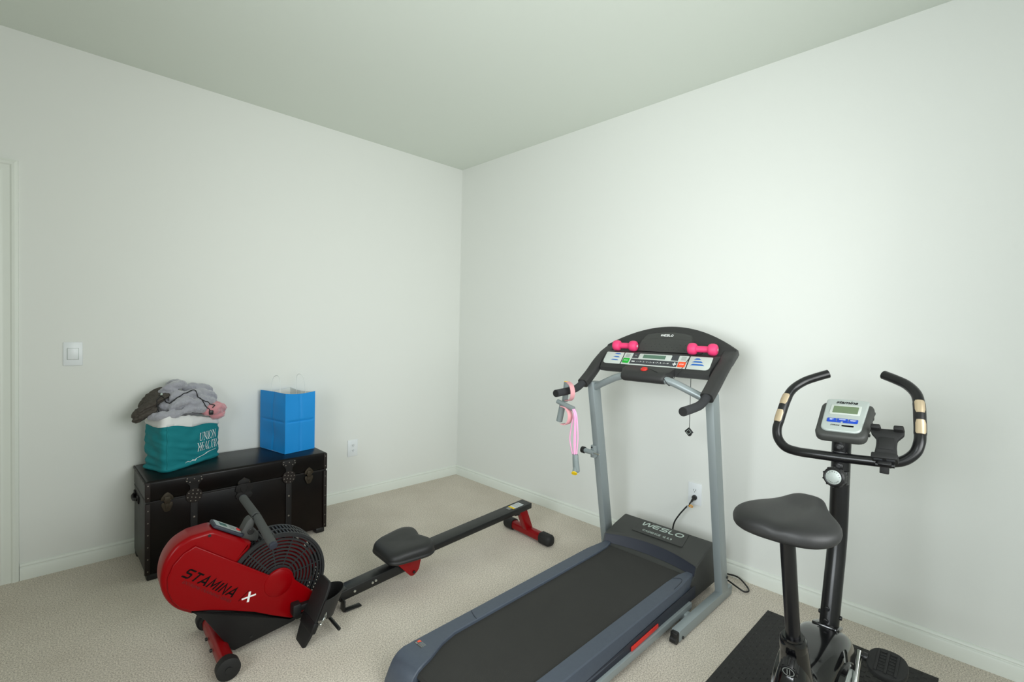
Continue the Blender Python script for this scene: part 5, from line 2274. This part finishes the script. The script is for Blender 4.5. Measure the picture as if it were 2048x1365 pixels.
# grey plush blanket: bunched folds melted into one heap
b = MB()
fold_roll(b, [(-2.265, -.170, fz + .020), (-2.180, -.160, fz + .055), (-2.080, -.135, fz + .060), (-1.985, -.105, fz + .030)], .105, .070, n=40, seed=1, rid=.16)
for i, (pts, w, h) in enumerate((
        ([(-2.245, -.165, fz + .105), (-2.222, -.205, fz + .140), (-2.185, -.218, fz + .168), (-2.150, -.195, fz + .176), (-2.132, -.150, fz + .165), (-2.150, -.110, fz + .150)], .026, .024),
        ([(-2.185, -.150, fz + .150), (-2.160, -.120, fz + .165), (-2.190, -.090, fz + .150)], .034, .030),
        ([(-2.205, -.252, fz + .092), (-2.170, -.240, fz + .126), (-2.125, -.222, fz + .118), (-2.085, -.225, fz + .128), (-2.050, -.185, fz + .112)], .021, .021),
        ([(-2.215, -.285, fz + .045), (-2.180, -.285, fz + .078), (-2.130, -.262, fz + .088), (-2.090, -.258, fz + .070), (-2.045, -.215, fz + .078)], .022, .022),
        ([(-2.300, -.262, fz + .010), (-2.250, -.300, fz + .024), (-2.190, -.298, fz + .022), (-2.150, -.280, fz + .034)], .025, .022),
        ([(-2.160, -.285, fz + .026), (-2.110, -.255, fz + .040), (-2.060, -.228, fz + .030), (-2.005, -.178, fz + .028)], .022, .022),
        ([(-2.125, -.150, fz + .130), (-2.085, -.135, fz + .150), (-2.040, -.115, fz + .142), (-1.995, -.095, fz + .132), (-1.960, -.085, fz + .104)], .026, .022),
        ([(-2.085, -.185, fz + .108), (-2.045, -.160, fz + .120), (-2.005, -.145, fz + .106), (-1.968, -.115, fz + .088), (-1.945, -.090, fz + .055)], .022, .020),
        ([(-2.080, -.225, fz + .070), (-2.040, -.200, fz + .082), (-2.005, -.180, fz + .062), (-1.975, -.145, fz + .060), (-1.948, -.110, fz + .028)], .022, .020),
        ([(-2.240, -.225, fz + .075), (-2.215, -.255, fz + .060), (-2.185, -.262, fz + .060)], .024, .022))):
    fold_roll(b, pts, w, h, n=26, seed=3.7 * i + 2, rid=.42, amp=.16)
fl_o = b.build('fleece_blanket', M['fleece'], None, sharp=89)
tag(fl_o, 'grey plush fleece blanket bunched up in the top of the teal tote', 'blanket')
cloth_modifiers(fl_o, .0042, 5, .011, .022, 'crumple_fleece')

# dark brown jacket spilling over the left side of the heap, with its drawcord
b = MB()
fold_roll(b, [(-2.358, -.210, fz + .012), (-2.328, -.226, fz + .044), (-2.290, -.232, fz + .078), (-2.242, -.220, fz + .118), (-2.215, -.185, fz + .128)], .050, .020, seed=11, amp=.12, n=36, rid=.5)
JB = b
for i, (pts, w, h) in enumerate((
        ([(-2.360, -.240, fz - .006), (-2.340, -.255, fz + .010), (-2.305, -.268, fz + .034), (-2.258, -.262, fz + .066)], .026, .017),
        ([(-2.330, -.170, fz + .055), (-2.285, -.170, fz + .100), (-2.235, -.150, fz + .136), (-2.205, -.130, fz + .132)], .036, .020))):
    fold_roll(JB, pts, w, h, n=28, seed=12.5 + 4 * i, amp=.12, rid=.5)
jk = JB.build('jacket', M['brown_cloth'], None, sharp=89)
tag(jk, 'dark brown jacket spilling over the left side of the teal tote', 'jacket')
cloth_modifiers(jk, .0035, 3, .010, .018, 'crumple_jacket')

# pink fleece at the right
b = MB()
fold_roll(b, [(-2.035, -.205, fz - .004), (-1.992, -.185, fz + .018), (-1.950, -.150, fz + .018), (-1.920, -.105, fz - .002)], .042, .034, seed=21, n=36, rid=.34)
fold_roll(b, [(-1.990, -.175, fz - .024), (-1.950, -.152, fz - .026), (-1.918, -.112, fz - .022)], .032, .022, seed=23, n=32, rid=.34)
pk = b.build('pink_fleece', M['fleece_pink'], None, sharp=89)
tag(pk, 'pink fleece garment tucked at the right side of the teal tote', 'garment')
cloth_modifiers(pk, .0040, 4, .010, .020, 'crumple_pink')

tree = bvh_of([fl_o, jk, pk] + list(fl_o.children) + list(jk.children) + list(pk.children))
dc = None
for nm, pts in (('a', [(-2.250, -.25, fz + .115), (-2.222, -.27, fz + .095), (-2.195, -.28, fz + .086), (-2.170, -.27, fz + .110), (-2.130, -.25, fz + .128), (-2.085, -.225, fz + .120), (-2.060, -.225, fz + .085), (-2.030, -.225, fz + .045), (-2.006, -.215, fz + .010), (-1.996, -.21, fz - .018)]),
                ('b', [(-2.055, -.23, fz + .070), (-2.015, -.21, fz + .050), (-1.985, -.195, fz + .030), (-1.968, -.185, fz + .004), (-1.980, -.19, fz - .018)]),
                ('c', [(-2.245, -.26, fz + .110), (-2.262, -.275, fz + .080), (-2.258, -.29, fz + .045)])):
    b = MB()
    b.tube(drape(pts, tree, .0028), .0026, 8)
    dc = b.build('drawcord', M['black'], jk)
hit = tree.ray_cast(Vector((-1.992, -.205, fz - .026)) + VIEWDIR * .3, -VIEWDIR)
tp = (hit[0] if hit[0] is not None else Vector((-1.992, -.215, fz - .03))) + VIEWDIR * .008
b = MB()
b.box((-.011, -.008, -.013), (.011, .008, .013), bev=.004, T=Matrix.Translation(tp))
b.build('cord_toggle', M['black'], dc)
hit = tree.ray_cast(Vector((-2.240, -.25, fz + .125)) + VIEWDIR * .3, -VIEWDIR)
ep = (hit[0] if hit[0] is not None else Vector((-2.240, -.25, fz + .125)))
b = MB()
b.cyl(ep, ep + Vector((.10, -.62, .76)) * .006, .0055, 14, bev=.001)
b.build('eyelet', M['ink_silver'], jk)
# small sewn-in care label standing out of the blanket's far corner
b = MB()
b.box((-.010, -.0006, -.004), (.010, .0006, .030), T=Matrix.Translation((-1.968, -.098, fz + .098)) @ Matrix.Rotation(radians(25), 4, 'Y') @ Matrix.Rotation(radians(-35), 4, 'Z'))
b.build('care_label', M['lining'], fl_o)

# ------------------------------------------------------------------ exercise tubes hanging on the treadmill's left hand grip
GY = TMY + .348
ex = thing('resistance_band', 'grey and pink resistance band hanging from the left treadmill hand grip', 'exercise band', (-.745, GY, .996))
ES = (.745, -GY, -.996)


def ebuild(b, name, m, parent=None, **k):
    return b.build(name, m, ex if parent is None else parent, shift=ES, **k)


def strap_loop(pts, wdt, th, axis=(1, 0, 0)):
    b = MB()
    P = smooth_path(pts, 6)
    rings = []
    k = len(P)
    ax = Vector(axis)
    for i, p in enumerate(P):
        t = (P[min(i + 1, k - 1)] - P[max(i - 1, 0)]).normalized()
        nn_ = t.cross(ax).normalized()
        rings.append([tuple(p + ax * a * wdt / 2 + nn_ * c * th / 2) for a, c in ((-1, -1), (1, -1), (1, 1), (-1, 1))])
    b.loft(rings)
    return b


# upper handle resting behind the grip, its pink foam strap looped round the grip
b = MB()
b.tube([(-.658, GY + .0375, 1.043), (-.658, GY + .0375, 1.0425), (-.674, GY + .0362, .937), (-.674, GY + .0362, .9365)], [.012, .0158, .0158, .012], 20)
hd1 = ebuild(b, 'upper_handle', M['band_grey'])
b = MB()
b.cyl((-.6578, GY + .0375, 1.0435), (-.6572, GY + .0376, 1.0475), .0148, 18, bev=.001)
ebuild(b, 'end_cap', M['yellow'], hd1)
b = strap_loop([(-.665, GY + .030, 1.046), (-.690, GY - .002, 1.046), (-.715, GY - .040, 1.034), (-.728, GY - .060, 1.006), (-.722, GY - .052, .976), (-.702, GY - .022, .954), (-.675, GY + .024, .948)], .034, .0035)
ebuild(b, 'foam_strap', M['band_foam'], hd1)
# middle handle lying across, lower handle with its strap
b = MB()
b.tube([(-.752, GY + .022, .949), (-.752, GY + .0215, .9488), (-.752, GY - .087, .922), (-.752, GY - .0875, .9219)], [.009, .012, .0135, .011], 18)
md = ebuild(b, 'middle_handle', M['band_grey'])
b = MB()
b.tube([(-.738, GY - .002, .934), (-.738, GY - .002, .9335), (-.738, GY + .018, .842), (-.738, GY + .0182, .8415)], [.012, .0165, .0165, .0135], 20)
hd2 = ebuild(b, 'lower_handle', M['band_grey'])
b = strap_loop([(-.752, GY - .010, .927), (-.754, GY - .040, .924), (-.756, GY - .062, .905), (-.757, GY - .070, .880), (-.756, GY - .062, .852), (-.754, GY - .044, .836), (-.750, GY - .012, .834)], .036, .0035)
ebuild(b, 'foam_strap', M['band_foam'], hd2)
# pink tubes
for i, (dy, bow, dx) in enumerate(((0, 0, 0), (.008, .002, .006), (-.007, -.006, .004), (.014, .018, -.004), (-.001, .003, -.008))):
    b = MB()
    b.tube(smooth_path([(-.752 + dx, GY - .070, .928), (-.752 + dx, GY - .089 + dy * .3, .916), (-.752 + dx, GY - .100 + dy * .6, .890), (-.750 + dx, GY - .101 + dy + bow * .5, .83), (-.748 + dx, GY - .100 + dy + bow, .76), (-.748 + dx, GY - .101 + dy * .8, .684)], 6), .0036, 10)
    ebuild(b, 'tube', M['band_pink'])
b = MB()
rings = []
for z, r_, dy in ((.690, .0150, 0), (.688, .0165, 0), (.66, .0168, -.002), (.625, .0185, -.007), (.605, .0180, -.010), (.600, .013, -.010)):
    rings.append([(-.748 + r_ * .8 * cos(2 * pi * j / 20), GY - .103 + dy + r_ * sin(2 * pi * j / 20), z) for j in range(20)])
b.loft(rings)
b.cyl((-.750, GY - .108, .622), (-.772, GY - .118, .600), .0122, 20, bev=.001)
bh = ebuild(b, 'bottom_handle', M['band_grey'])
b = MB()
b.cyl((-.7715, GY - .1178, .6005), (-.7745, GY - .1192, .5975), .0150, 22, bev=.001)
ebuild(b, 'end_cap', M['yellow'], bh)
